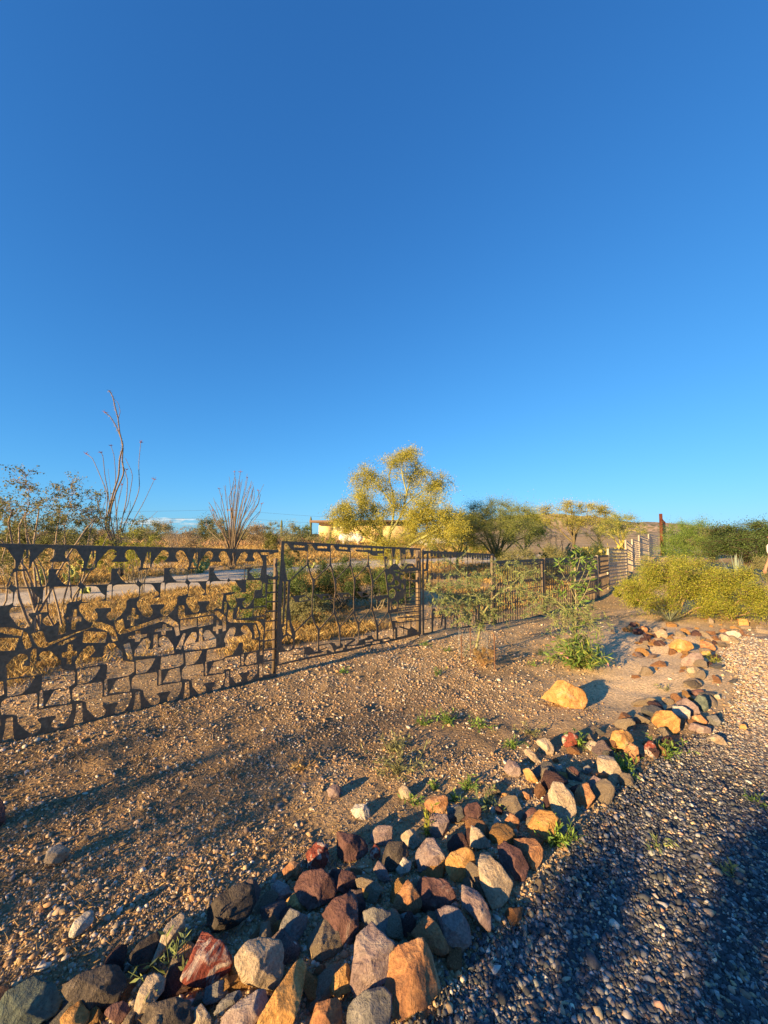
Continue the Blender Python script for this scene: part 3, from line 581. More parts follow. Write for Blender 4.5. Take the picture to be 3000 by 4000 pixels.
for n_, (a_, b_, z0, z1, hh, kind, lab, mt) in enumerate(FP):
    q = Plane(a_, b_, z0, z1); p = Panel(q.L, hh, .009, False); L = q.L; rr = random.Random(n_+40)
    p.rect(0, 0, L, .03); p.rect(0, 0, .025, hh); p.rect(L-.03, 0, L, hh); p.rect(0, hh-.05, L, hh)
    slot = lambda x, a0, a1, r_: p.line([(x, a0+r_), (x, max(a1-r_, a0+r_+.001))], r_, cut=True)
    if kind in ('bars', 'bars2'):
        p.rect(0, 0, L, .13)
        s = .12
        while s < L-.1:
            p.disc(s, .085, .03, .016, cut=True); p.disc(s+.07, .085, .03, .016, cut=True); p.rect(s, .075, s+.07, .095, cut=True); s += .2
        s = .1
        while s < L:
            p.line([(s, .1), (s, .55+.1*rr.random()), (s+.02*rr.uniform(-1, 1), hh)], [.009, .015, .009]); p.disc(s+.05, .52, .025, .04); p.disc(s, .8+.1*rr.random(), .03, .05)
            if rr.random() < .5: p.rect(s-.01, .9, s+.04, 1.03)
            s += .12 if kind == 'bars' else .15
        for t in (.5, .72, .98): p.line([(0, t), (L, t)], .008)
    elif kind == 'pegs':
        p.f = p.lim.copy(); s = .085
        while s < L-.06:
            slot(s, .06, .2, .026); slot(s, .24, .38, .03); slot(s, .42, .50, .03); slot(s, .53, .61, .028); slot(s, .82, 1.1, .022 if int(s*10) % 2 else .030); slot(s, 1.13, 1.2, .03)
            s += .098
        p.rect(.05, .655, L-.05, .745, cut=True); p.rect(.04, 1.22, L-.04, 1.43, cut=True)
        for s in np.arange(.15, L-.1, .27): p.rect(s-.05, 1.39, s+.05, 1.44); p.line([(s, 1.2), (s, 1.44)], .01)
    elif kind == 'grid':
        p.f = p.lim.copy()
        for i, t in enumerate(np.arange(.05, hh-.12, .135)):
            for s in np.arange(.09+.03*(i % 2), L-.05, .125): slot(s, t, t+.115, .05 if (i+int(s*8)) % 3 else .038)
    elif kind == 'rows':
        p.f = p.lim.copy()
        for t in (.06, .42, .52, .62, .72):
            for s in np.arange(.05, L-.25, .27): p.rect(s, t, s+.245, t+.07, cut=True)
        for s in np.arange(.1, L-.05, .12): slot(s, .18, .37, .035); slot(s, .84, 1.05, .04)
        for s in np.arange(.05, L-.35, .4): p.rect(s, 1.09, s+.37, hh-.07, cut=True); p.disc(s+.2, hh-.06, .05, .04)
    else:
        p.f = p.lim.copy()
        for i, t in enumerate(np.arange(.05, hh-.1, .11)):
            s = rr.uniform(.04, .15)
            while s < L-.12:
                w = rr.uniform(.06, .25); p.rect(s, t, min(s+w, L-.04), t+.085, cut=True); s += w+rr.uniform(.02, .07)
    panel_thing(q, p, lab, [(.02, .0, hh+.22, .06), (L-.02, 0, hh+.2, .05)], mt, 'litsteel' if n_ >= 2 else 'steel', thick=.01)

# --- rusty bollard wall at the end of the fence
def bollard_wall():
    A = np.array([20.2, 28.0]); B = np.array([26.3, 36.0]); L = np.hypot(*(B-A)); d = (B-A)/L; z = Hs(*A)
    root = empty('bollard_wall', (A[0], A[1], z), 'tall rusty wall of upright steel posts beyond the last fence panel', 'wall')
    n = 38; a = math.atan2(d[1], d[0])
    for i in range(n):
        c = A+d*(i*L/(n-1)); h = 3.05-.55*min(1, i/3)+.25*((i//4) % 2); zb = Hs(*c)
        m = MB(); m.box((c[0]-A[0], c[1]-A[1], zb-z+h/2-.2), (.15 if i else .2, .15 if i else .2, h+.4), rotz(a)); m.build('bollard', M['rust'], root)
    m = MB(); c = (A+B)/2-A; m.box((c[0]+.02, c[1]-.02, 2.3), (L, .03, .12), rotz(a)); m.build('rail', M['rust'], root)
bollard_wall()

# ------------------------------------------------------------------ rocks
def ico_sphere(n):
    V = ICO.copy(); Fc = ICF.copy()
    for _ in range(n):
        E = np.sort(np.concatenate([Fc[:, [0, 1]], Fc[:, [1, 2]], Fc[:, [2, 0]]]), 1)
        U, inv = np.unique(E, axis=0, return_inverse=True); inv = inv.ravel()
        mid = V[U[:, 0]]+V[U[:, 1]]; mid /= np.linalg.norm(mid, axis=1)[:, None]
        k = len(Fc); a, b, c = inv[:k]+len(V), inv[k:2*k]+len(V), inv[2*k:]+len(V); V = np.vstack([V, mid])
        Fc = np.concatenate([np.stack([Fc[:, 0], a, c], -1), np.stack([Fc[:, 1], b, a], -1), np.stack([Fc[:, 2], c, b], -1), np.stack([a, b, c], -1)])
    return V, Fc
SPH = {n: ico_sphere(n) for n in (2, 3, 4, 5)}
def noise3(V, seed, f):
    r = np.random.default_rng(seed); s = 0
    for k in range(5):
        d = r.normal(size=(3, 3)); d /= np.linalg.norm(d, axis=1)[:, None]; ph = r.uniform(0, 6.28, 3)
        for i in range(3): s = s+np.sin(V @ d[i]*f*(1.9**k)+ph[i]+1.5*s)/(1.75**k)*.33
    return s
def hull_dirs(D, planes):
    """distance from the centre to the nearest of the planes (n, d) along each direction, corners a little worn"""
    r = np.full(len(D), 1e9)
    for n, d in planes:
        q = D @ n; r = np.where(q > 1e-4, np.minimum(r, d/np.maximum(q, 1e-4)), r)
    return r
def rock_mesh(name, planes, size, seed, lod, rough=.035, cap=None):
    D, Fc = SPH[lod]; r = np.minimum(hull_dirs(D, planes), cap or size*1.1); V = D*r[:, None]
    V = V*(1+rough*noise3(V/size, seed, 5.0)[:, None]+rough*.5*noise3(V/size, seed+1, 15)[:, None])
    return mesh_np(name, V, [Fc], None, False)
def outline_rock(cr, poly, mat, label, k, depth=.8, group=None):
    P = np.array([cr(x, y) for x, y in poly]); c = P.mean(0); P = c+(P-c)*1.09; w = P[:, 0].ptp() if hasattr(P, 'ptp') else np.ptp(P[:, 0]); h = np.ptp(P[:, 1])
    yb = P[:, 1].max()
    p = gp(c[0], min(c[1]+h*.12, 4300), 0.0)
    for _ in range(4):
        dist = np.linalg.norm(p-CAM); sz = dist/F*min(w, h)*.5
        p = gp(c[0], c[1], sz*.45)
    d = ray(*c); d = d/np.linalg.norm(d); dist = np.linalg.norm(p-CAM)
    right = np.cross(d, (0, 0, 1)); right /= np.linalg.norm(right); up = np.cross(right, d)
    r = random.Random(k*7+3)
    # outline corners on the plane through the centre facing the camera
    q = []
    for x, y in P:
        e = ray(x, y); e = e/np.linalg.norm(e); t = np.dot(p-CAM, d)/np.dot(e, d); v = CAM+e*t-p; q.append((np.dot(v, right), np.dot(v, up)))
    q = np.array(q); sz = max(np.ptp(q[:, 0]), np.ptp(q[:, 1])); mn = min(np.ptp(q[:, 0]), np.ptp(q[:, 1]))
    area = 0.5*np.sum(q[:, 0]*np.roll(q[:, 1], -1)-np.roll(q[:, 0], -1)*q[:, 1]); 
    if area < 0: q = q[::-1]
    planes = []
    for i in range(len(q)):
        a, b = q[i], q[(i+1) % len(q)]; e = b-a; l = np.hypot(*e)
        if l < 1e-5: continue
        n2 = np.array([e[1], -e[0]])/l; t = r.uniform(-.05, .35); n = right*n2[0]+up*n2[1]-d*(-t); n = n/np.linalg.norm(n)
        planes.append((n, max(np.dot(n2, a), .03*sz)/math.sqrt(1+t*t)))
        t = -r.uniform(.45, .9); n = right*n2[0]+up*n2[1]+d*t; n = n/np.linalg.norm(n)
        if r.random() < .6: planes.append((n, (max(np.dot(n2, a), .03*sz)*r.uniform(.8, .98)+(-t)*mn*.36)/math.sqrt(1+t*t)))
    for a0 in (r.uniform(2.6, 3.5), r.uniform(-.5, .5), r.uniform(1.2, 1.9), r.uniform(4.2, 5.2)):
        tl = r.uniform(.25, .8); n = right*math.cos(a0)*tl+up*math.sin(a0)*tl-d; n = n/np.linalg.norm(n); planes.append((n, mn*depth*r.uniform(.36, .46)))
    for a0 in (0.5, 2.5, 4.6):
        n = right*math.cos(a0)*.5+up*math.sin(a0)*.5+d; n = n/np.linalg.norm(n); planes.append((n, mn*depth*r.uniform(.4, .55)))
    for _ in range(2):                        # chipped corners
        v = np.array([r.gauss(0, 1), r.gauss(0, 1), r.gauss(0, 1)]); v /= np.linalg.norm(v); v = v-d*.5; v /= np.linalg.norm(v)
        rr0 = hull_dirs(v[None], planes)[0]
        if rr0 < 10: planes.append((v, rr0*r.uniform(.93, .98)))
    px = sz/dist*384; lod = 5 if px > 38 else 4 if px > 14 else 3
    o = link('rock', rock_mesh('rock', planes, mn, k, lod,   .06, np.hypot(q[:, 0], q[:, 1]).max()*1.12), M['rock_'+mat], loc=p)
    return tag(o, label, 'rock', group)
CA = crop(500, 3200, 1.843); CB = crop(1100, 3000, 1.508); CC = crop(1900, 2600, 1.508); CD = crop(0, 2800, 1.3825); CE = crop(2300, 2400, 1.36)
BG = 'rocks of the dry stone border'
ROCKS = [
 (CB,[(1150,520),(1195,487),(1270,560),(1355,675),(1320,770),(1235,838),(1200,800),(1190,700),(1155,620)],'tan','tall rock with orange left side and grey right side at the gravel edge'),
 (CB,[(1280,470),(1320,437),(1400,490),(1465,600),(1420,660),(1340,660),(1290,560)],'maroon','smooth dark maroon rock between the tall orange sided rock and a blocky one'),
 (CB,[(1372,425),(1490,423),(1535,490),(1520,560),(1490,610),(1440,540),(1380,470)],'rust','blocky rust brown rock with a bright stripe, below the green weed clump'),
 (CB,[(975,560),(1010,500),(1080,475),(1130,520),(1130,590),(1090,665),(1010,665),(975,610)],'orange','rounded ochre orange rock left of the tall orange sided rock'),
 (CB,[(1085,420),(1118,337),(1180,380),(1240,465),(1190,470),(1110,455)],'tan','pointed tan rock leaning above the rounded ochre one'),
 (CB,[(1460,330),(1520,255),(1590,262),(1659,335),(1650,380),(1560,425),(1500,415),(1455,380)],'orange','broad orange brown rock directly above the green weed clump at the gravel edge'),
 (CB,[(790,500),(850,420),(900,430),(950,520),(955,600),(920,655),(850,650),(810,580)],'mauve','bulging pinkish grey rock with a dry weed growing at its top'),
 (CB,[(580,480),(640,440),(720,450),(750,500),(700,580),(640,610),(590,570)],'dark','dark rounded rock left of the bulging pinkish grey one'),
 (CB,[(525,380),(575,343),(640,345),(675,390),(665,430),(610,455),(540,440),(520,410)],'mauve','rounded pale mauve rock on the dirt side, behind the dark rounded rock'),
 (CB,[(700,400),(760,360),(810,385),(820,440),(770,470),(720,440)],'tan','small tan rock left of the dry weed in the border'),
 (CB,[(870,290),(905,272),(970,275),(990,320),(960,400),(900,420),(875,370)],'mauve','pinkish block standing upright at the back of the border'),
 (CB,[(840,200),(900,165),(975,170),(980,270),(900,270),(850,240)],'rust','brown pebble crusted rock farthest back, above the pinkish block'),
 (CB,[(980,220),(1040,215),(1065,250),(1030,290),(980,280)],'grey','small grey block right of the pebble crusted rock'),
 (CB,[(1040,290),(1100,215),(1150,205),(1195,270),(1150,300),(1060,305)],'maroon','low dark mauve rock in shade behind the leaning tan rock'),
 (CB,[(290,450),(330,390),(400,390),(500,410),(505,480),(460,530),(400,550),(320,510)],'maroon','dark purple rock with a bright left rim, on the dirt side'),
 (CB,[(150,510),(200,450),(270,460),(275,520),(230,610),(180,610),(155,570)],'red','reddish mottled rock left of the dark purple rock with bright rim'),
 (CB,[(5,600),(50,560),(100,550),(115,600),(90,650),(10,660)],'rust','small square rust rock at the dirt side edge of the border'),
 (CB,[(75,690),(130,620),(230,600),(300,670),(325,750),(280,780),(170,815),(100,760)],'maroon','broad flat topped dark maroon rock beside the small orange one'),
 (CB,[(265,595),(350,605),(420,620),(460,660),(440,720),(380,745),(320,700),(290,640)],'maroon','dark slab right of the flat topped maroon rock'),
 (CB,[(20,790),(80,740),(120,770),(160,810),(130,850),(60,830)],'orange','small bright orange rock in front of the flat topped maroon rock'),
 (CB,[(240,860),(320,780),(425,755),(440,830),(445,930),(400,1040),(330,1030),(260,960)],'maroon','large plum coloured rock with a lit V on its right, above the peaked rock'),
 (CB,[(455,900),(490,845),(560,835),(640,850),(665,900),(640,990),(560,1010),(480,980)],'grey','rounded blue grey rock behind the peaked rock'),
 (CB,[(665,880),(740,855),(800,880),(790,930),(720,960),(670,930)],'grey','small dark grey cobble right of the rounded blue grey rock'),
 (CB,[(475,700),(520,685),(570,710),(560,760),(520,790),(485,750)],'orange','small ochre yellow rock in the middle of the border'),
 (CB,[(690,740),(745,668),(800,740),(820,790),(800,850),(720,860),(660,830)],'rust','brown rock with a bright pointed tip in the middle of the border'),
 (CB,[(780,655),(880,650),(1000,670),(1035,760),(950,810),(850,860),(820,800)],'maroon','flat dark maroon slab below the rounded ochre rock'),
 (CB,[(735,1010),(790,940),(860,885),(920,940),(950,1000),(985,1080),(930,1100),(830,1060)],'rust','rust rock with a bright peak above the largest grooved rock'),
 (CB,[(885,860),(960,820),(1040,830),(1090,920),(1105,1000),(1070,1110),(1000,1090),(950,960)],'mauve','purple grey wedge with white streaks near the gravel edge'),
 (CB,[(1015,720),(1060,687),(1150,720),(1200,800),(1225,880),(1210,970),(1150,1010),(1100,940),(1080,830),(1030,780)],'mauve','long rock with a pale lit ridge along the gravel edge'),
 (CB,[(400,1090),(450,1000),(515,915),(590,990),(665,1080),(640,1180),(580,1270),(480,1340),(400,1380),(420,1220)],'mauve','large peaked rock with a sharp lit left edge at the bottom of the border'),
 (CB,[(600,1260),(640,1130),(720,1050),(830,1025),(905,1040),(930,1140),(945,1250),(900,1350),(820,1400),(730,1480),(660,1430),(620,1330)],'rust','largest rust brown grooved rock, nearest the gravel at the bottom'),
 (CB,[(400,1400),(480,1330),(600,1300),(640,1340),(640,1530),(500,1580),(400,1530)],'grey','greenish grey rock cut by the bottom of the photo, under the peaked rock'),
 (CB,[(100,1490),(180,1400),(300,1365),(375,1385),(385,1508),(330,1590),(110,1560)],'rust','squat rust rock at the bottom, left of the greenish grey one'),
 (CB,[(250,1330),(300,1230),(380,1160),(420,1230),(420,1300),(340,1340)],'orange','dark gold rock with a lit lower rim above the squat rust rock'),
 (CA,[(945,1475),(1000,1350),(1120,1170),(1240,1010),(1290,1090),(1250,1220),(1190,1475),(1080,1560),(940,1560)],'orange','long orange slab rising diagonally to a point at the bottom'),
 (CA,[(795,990),(850,900),(950,865),(1070,880),(1110,940),(1105,1130),(1060,1215),(940,1200),(830,1170),(800,1080)],'tan','large smooth pale boulder left of the long orange slab'),
 (CA,[(410,1140),(470,980),(540,775),(590,775),(660,850),(700,960),(730,1010),(700,1130),(600,1200),(480,1190)],'red','tall wine red and white streaked rock left of the pale boulder'),
 (CA,[(165,1060),(230,900),(290,760),(380,695),(430,730),(445,800),(380,850),(360,960),(290,1070),(210,1115)],'tan','tall tan rock with brown stains on the dirt side, left of the wine red rock'),
 (CA,[(50,1360),(90,1230),(140,1140),(190,1120),(260,1170),(250,1260),(180,1330),(120,1400),(60,1475)],'tan','pale rock with a bright left side at the lower left of the border'),
 (CA,[(300,1110),(340,980),(430,890),(475,920),(470,1010),(420,1110),(330,1150)],'rust','narrow brown rock between the stained tan rock and the wine red one'),
 (CA,[(715,1010),(740,990),(780,1020),(795,1090),(790,1170),(760,1200),(730,1150)],'orange','thin orange stone standing between the wine red rock and pale boulder'),
 (CA,[(1125,920),(1165,870),(1210,900),(1215,990),(1160,1060),(1125,1010)],'pale','small bright cream stone right of the large pale boulder'),
 (CA,[(1090,820),(1120,720),(1170,650),(1290,700),(1280,790),(1200,880),(1120,870)],'grey','lichen spotted grey rock with a lit left edge, behind the pale boulder'),
 (CA,[(520,700),(600,620),(720,530),(820,470),(900,480),(895,600),(850,700),(730,790),(620,820),(540,770)],'dark','long dark brown boulder lying along the dirt side of the border'),
 (CA,[(1040,480),(1080,440),(1150,480),(1170,540),(1120,640),(1050,620),(1030,550)],'mauve','pinkish tan rock left of the flat topped maroon rock'),
 (CA,[(470,1475),(490,1360),(530,1340),(590,1420),(600,1560),(460,1560)],'tan','bright tan stone cut by the bottom of the photo'),
 (CA,[(640,1475),(800,1320),(920,1240),(1040,1230),(1050,1290),(980,1380),(940,1475),(900,1560),(640,1560)],'mauve','mauve rock with a lit ridge at the bottom, left of the long orange slab'),
 (CA,[(510,1240),(640,1180),(730,1150),(740,1230),(640,1310),(560,1340)],'grey','flat grey slab below the wine red rock'),
 (CA,[(600,1370),(720,1260),(880,1205),(910,1240),(760,1330),(640,1430)],'grey','dim grey slab under the large pale boulder'),
 (CA,[(110,1440),(170,1340),(330,1300),(440,1330),(460,1475),(400,1560),(150,1540)],'dark','dark brown rock under the grey green leafed weed at the lower left'),
 (CD,[(-30,1600),(60,1480),(180,1415),(250,1450),(320,1540),(280,1640),(140,1700),(-30,1700)],'green','large green and blue tinted boulder in the bottom left corner'),
 (CD,[(340,1460),(480,1380),(600,1350),(680,1360),(680,1460),(620,1560),(500,1600),(390,1530)],'dark','low dark rock with white crust right of the greenish boulder'),
 (CD,[(330,1640),(380,1580),(430,1545),(480,1600),(470,1700),(340,1700)],'orange','orange stone at the bottom edge beside the greenish boulder'),
 (CD,[(560,1600),(620,1550),(690,1545),(700,1600),(640,1659)],'maroon','small purple stone at the bottom, below the white crusted rock'),
 (CD,[(700,1300),(760,1220),(840,1170),(860,1230),(820,1340),(760,1380)],'dark','half buried brown rock at the outermost left of the border'),
 (CD,[(243,780),(270,710),(320,690),(370,720),(365,750),(330,790),(280,795)],'tan','lone tan rock on the pebbly dirt at the left'),
 (CD,[(352,775),(370,745),(392,745),(385,775)],'tan','small tan stone touching the lone tan rock'),
 (CD,[(370,1180),(400,1110),(450,1060),(500,1052),(505,1100),(460,1150),(400,1190)],'pale','lone pale grey rock on the dirt, below the lone tan rock'),
 (CD,[(-40,400),(0,340),(20,480),(60,560),(40,640),(0,660),(-60,640)],'maroon','dark rust brown rock cut by the left edge of the photo'),
 (CD,[(208,1045),(225,1020),(243,1050),(225,1075)],'rust','little orange stone on the dirt between the two lone pale rocks'),
 (CC,[(290,130),(390,100),(440,98),(560,140),(592,215),(585,275),(520,265),(470,245),(330,190),(295,170)],'orange','large lone golden orange boulder lying on the dirt behind the border'),
 (CC,[(372,760),(400,695),(450,695),(510,750),(525,860),(500,940),(455,970),(400,900),(385,830)],'tan','tall rock with lit orange top and shaded grey base at the gravel edge'),
 (CC,[(525,740),(560,655),(600,700),(635,780),(600,830),(550,880),(530,860)],'rust','narrow rust rock with a bright ridge right of the orange topped rock'),
 (CC,[(600,690),(640,655),(690,680),(690,740),(650,780),(620,760)],'mauve','small mauve rock wedged right of the narrow rust rock'),
 (CC,[(660,540),(690,522),(740,535),(800,640),(790,690),(730,725),(690,680),(665,620)],'tan','leaning tan and pink rock above the gravel with green weeds at its right'),
 (CC,[(810,520),(850,440),(890,470),(895,560),(860,610),(820,590)],'rust','brown upright rock beside the green weeds at the gravel edge'),
 (CC,[(730,470),(745,390),(800,378),(880,420),(870,450),(800,520),(740,500)],'orange','arched golden rock above the brown upright rock'),
 (CC,[(930,480),(965,437),(1000,480),(1005,530),(975,550),(930,530)],'red','small rusty red rock standing alone left of the green weeds'),
 (CC,[(960,310),(980,270),(1090,275),(1135,320),(1135,380),(1075,415),(1000,350)],'orange','big blocky orange tan rock at the bend of the border'),
 (CC,[(1100,240),(1160,240),(1200,270),(1195,320),(1150,330),(1110,300)],'pale','whitish pink rock behind the big blocky orange tan rock'),
 (CC,[(1120,220),(1180,195),(1240,240),(1255,290),(1200,300)],'mauve','rounded mauve brown rock right of the whitish pink rock'),
 (CC,[(1225,210),(1250,175),(1290,190),(1310,250),(1280,290),(1240,270)],'green','upright olive grey rock at the far bend of the border'),
 (CC,[(1210,300),(1260,290),(1300,330),(1290,350),(1215,330)],'rust','small brown rock in front of the upright olive grey rock'),
 (CC,[(1150,350),(1200,330),(1320,370),(1378,390),(1330,400),(1220,400)],'mauve','long low slab below the small brown rock'),
 (CC,[(1270,410),(1350,405),(1440,440),(1470,470),(1380,470),(1290,440)],'tan','flat golden slab lying at the gravel edge'),
 (CC,[(1300,300),(1350,290),(1380,330),(1370,360),(1310,350)],'grey','small grey rock right of the small brown one at the bend'),
 (CC,[(1495,350),(1515,330),(1535,370),(1510,400),(1490,390)],'orange','small orange stone alone on the sunny gravel at the right'),
 (CC,[(580,470),(620,440),(680,470),(710,510),(650,520)],'tan','bright tan wedge left of the arched golden rock'),
 (CC,[(450,420),(490,395),(540,420),(530,470),(480,490),(455,460)],'red','rosy rock on the dirt side left of the green tuft'),
 (CC,[(290,450),(350,425),(390,470),(400,530),(350,520)],'tan','flat tan rock with shaded right side, left of the rosy rock'),
 (CC,[(215,500),(250,487),(330,580),(300,580),(240,540)],'tan','thin bright tan blade of stone slanting down right'),
 (CC,[(100,610),(130,560),(180,570),(205,630),(190,655),(140,650)],'mauve','pinkish rock at the dirt side, left of the thin tan blade'),
 (CC,[(215,615),(250,610),(305,680),(290,700),(240,670)],'orange','slanting golden stone below the thin tan blade'),
 (CC,[(400,590),(440,585),(455,620),(420,625)],'pale','little bright square stone in the middle of the upper border'),
 (CC,[(480,610),(500,590),(550,630),(545,670),(500,670)],'maroon','small dark plum stone left of the leaning tan and pink rock'),
 (CC,[(550,620),(600,585),(625,620),(590,640)],'grey','small blue grey stone right of the small dark plum stone'),
 (CC,[(390,650),(430,625),(490,640),(485,670),(420,675)],'orange','low golden stone left of the small dark plum stone'),
 (CC,[(60,790),(90,750),(150,755),(170,795),(120,810)],'orange','flat golden stone alone in the shaded pebbles behind the border'),
 (CC,[(200,760),(220,740),(250,760),(260,790),(215,785)],'rust','small orange brown stone right of the flat golden stone'),
 (CC,[(100,930),(140,870),(190,910),(190,960),(150,970),(110,950)],'rust','split brown rock with a bright rim left of the purple stone'),
 (CC,[(220,880),(260,840),(300,845),(290,890),(240,930)],'maroon','purple stone behind the broad orange brown rock'),
 (CC,[(20,840),(40,830),(55,860),(35,880)],'pale','tiny white stone behind the border'),
 (CC,[(50,900),(80,885),(90,930),(65,950),(45,930)],'pale','pale grey egg shaped stone below the tiny white one'),
 (CB,[(415,250),(440,215),(490,215),(530,265),(510,300),(440,300)],'pale','flat cream rock lying alone on shaded dirt above the border'),
 (CB,[(690,130),(720,100),(760,140),(765,185),(710,180)],'tan','tan rock alone on the dirt between green weeds'),
 (CB,[(270,130),(300,100),(350,110),(340,170),(290,185)],'mauve','dull brown rock on the dirt above the flat cream one'),
 (CB,[(670,590),(720,530),(765,560),(755,600),(700,630)],'pale','whitish grey cobble left of the bulging pinkish grey rock'),
 (CB,[(545,600),(570,550),(610,600),(640,680),(600,690)],'mauve','thin pale mauve stone with a bright tip below the dark rounded rock'),
 (CB,[(520,500),(550,450),(580,480),(580,530),(540,570)],'red','small pink brown stone left of the dark rounded rock'),
 (CE,[(415,150),(460,130),(540,150),(555,175),(500,210),(440,185)],'orange','flat golden rock at the start of the far row'),
 (CE,[(490,250),(540,215),(590,210),(610,240),(560,270),(500,275)],'mauve','low mauve tan rock in front of the flat golden rock'),
 (CE,[(590,205),(640,195),(655,225),(625,240)],'orange','small bright orange rock right of the low mauve tan rock'),
 (CE,[(555,140),(620,145),(680,170),(660,200),(590,190)],'rust','long rust rock in the far row beside the flat golden rock'),
 (CE,[(350,95),(390,75),(420,110),(410,130),(370,125)],'tan','rounded tan rock at the left end of the far row'),
 (CE,[(175,75),(215,60),(245,80),(225,95),(190,95)],'orange','leftmost orange stone near the spiky plant, beyond the oleander'),
 (CE,[(255,75),(290,62),(320,80),(310,100),(270,92)],'rust','rust stone right of the leftmost orange stone, beyond the oleander'),
 (CE,[(500,360),(560,350),(600,380),(560,400)],'dark','dark flat slab in the shaded bend of the border'),
 (CE,[(520,400),(600,400),(640,420),(590,440),(530,420)],'maroon','thin maroon slab just below the dark flat slab'),
 (CE,[(520,290),(560,280),(600,320),(580,340),(530,310)],'tan','tan slab above the dark flat slab'),
 (CE,[(660,430),(690,425),(700,450),(670,455)],'tan','small tan stone at the sunny right side of the bend'),
 (CE,[(390,445),(415,443),(412,462),(392,462)],'orange','tiny orange stone on the smooth sand left of the bend'),
 (CE,[(680,150),(720,150),(735,170),(700,180)],'dark','dark stone at the right end of the long rust rock'),
 (CE,[(720,95),(790,85),(815,115),(770,130),(735,115)],'pale','broad cream stone in the far rubble below the yellow green bush'),
 (CE,[(690,100),(735,115),(765,145),(715,145)],'tan','tan stone just left of the broad cream stone'),
 (CE,[(790,20),(850,30),(845,70),(800,60)],'orange','orange flat stone in the rubble at the far right'),
]
for k, (cr, poly, mt, lab) in enumerate(ROCKS): outline_rock(cr, poly, mt, lab, k+1)
# smaller stones wedged between them: a few shapes, copied
def filler():
    r = random.Random(11); protos = []
    for i in range(14):
        pl = []
        for _ in range(10):
            v = np.array([r.gauss(0, 1), r.gauss(0, 1), r.gauss(0, 1)*.9]); v /= np.linalg.norm(v); pl.append((v, r.uniform(.45, 1.0)))
        mt = ['rust','tan','maroon','tan','mauve','orange','tan','rust','rust','orange','tan','grey','maroon','tan'][i]
        me = rock_mesh('stone', pl, 1.0, 900+i, 4, .05, 1.35); me.materials.append(M['rock_'+mt]); protos.append(me)
    n = 0; far = [4, 5, 9, 7, 1, 13]
    L = np.concatenate([[0], np.cumsum(np.hypot(*np.diff(BERM, axis=0).T))])
    while n < 298:
        if n < 240:
            u = r.random()**1.6*L[-1]; x = np.interp(u, L, BERM[:, 0]); y = np.interp(u, L, BERM[:, 1]); wd = .17 if u < 2.6 else .17+.05*(u-2.6)
            wd = min(wd, .42); x += r.gauss(0, wd); y += r.gauss(0, wd); s = r.uniform(.024, .066)*(1+.05*u)
        else:   # the far rubble, from the bend to the right-hand edge
            px = r.uniform(2480, 3010); p = gp(px, 2500-.08*(px-2480)+r.gauss(0, 28)); x, y = p[0], p[1]; s = r.uniform(.035, .105); 
        if x > drive_x(y)-.02 and n < 240: continue
        if y < .9: continue
        o = bpy.data.objects.new('stone', protos[r.randrange(14) if n < 240 else far[r.randrange(6)]]); COL.objects.link(o)
        o.location = (x, y, Hs(x, y)+s*(.22 if n < 240 else .02)); o.scale = (s*r.uniform(.7, 1.3), s*r.uniform(.6, 1), s*r.uniform(.45, .9)); o.rotation_euler = (r.gauss(0, .35), r.gauss(0, .35), r.uniform(0, 6.28))
        tag(o, 'small broken stone wedged among the bigger rocks of the border' if n < 240 else 'flat sunlit stone in the far rubble below the yellow green bush', 'stone', 'small stones filling the border' if n < 240 else 'stones of the far rubble'); n += 1
filler()

# ------------------------------------------------------------------ hills
def hill(name, d, prof, depth, colour, seed):
    prof = np.array(prof, float); n = 260
    px = np.linspace(prof[0, 0], prof[-1, 0], n); py = np.interp(px, prof[:, 0], prof[:, 1])
    X0 = (px-1500)/F*d; h = np.maximum((2085-py)/F*d+1.6, 0); nv = 40; V = []
    for j in range(nv):
        u = j/(nv-1)*2-1; y = d+u*depth+vnoise(px*.02, px*0+u*3, seed)*depth*.2
        prf = math.exp(-(u*1.7)**2)-math.exp(-2.89)
        x = X0*(1+u*depth/d*.5)
        z = h*prf/(1-math.exp(-2.89))*(1+.20*(fbm(x*.02, y*.02, seed, 4)-.5)*(1 if abs(u) > .06 else .3))-(1 if abs(u) == 1 else 0)
        V.append(np.stack([x, y+0*x, z], -1))
    V = np.stack(V, 0); i = np.arange(nv-1)[:, None]*n; k = np.arange(n-1)[None]
    q = np.stack([i+k, i+k+1, i+n+k+1, i+n+k], -1).reshape(-1, 4); P = V.reshape(-1, 3)
    f = fbm(P[:, 0]*.12, P[:, 1]*.12, seed+3)[:, None]; c = np.array(colour)*(.7+.6*f)
    g = (fbm(P[:, 0]*.5, P[:, 1]*.5, seed+5, 2)[:, None] > .55); c = np.where(g, np.array([.17, .16, .06]), c)
    tag(link(name, mesh_np(name, P, [q], c, True), M['hillside']), kind='structure')
def hill_mat():
    m = attr_mat('hillside', .95, .35, 0, .35); n = m.node_tree; b = n.nodes['Principled BSDF']; g = n.nodes.new('ShaderNodeNewGeometry')
    v = n.nodes.new('ShaderNodeTexVoronoi'); v.inputs['Scale'].default_value = .45; n.links.new(g.outputs['Position'], v.inputs['Vector'])
    r = ramp(n, v.outputs['Distance'], [(.18, (.35, .42, .16)), (.30, (1, 1, 1))]); src = b.inputs['Base Color'].links[0].from_socket
    n.links.new(mix(n, src, r.outputs[0], .8, 'MULTIPLY'), b.inputs['Base Color']); return m
M['hillside'] = hill_mat()
hill('hill', 420, [(1500,2092),(1700,2075),(1850,2042),(1960,2022),(2060,2008),(2120,2004),(2200,2001),(2260,2008),(2350,2018),(2420,2030),(2500,2042),(2560,2050),(2700,2072),(2850,2090)], 170, (.42,.30,.20), 51)
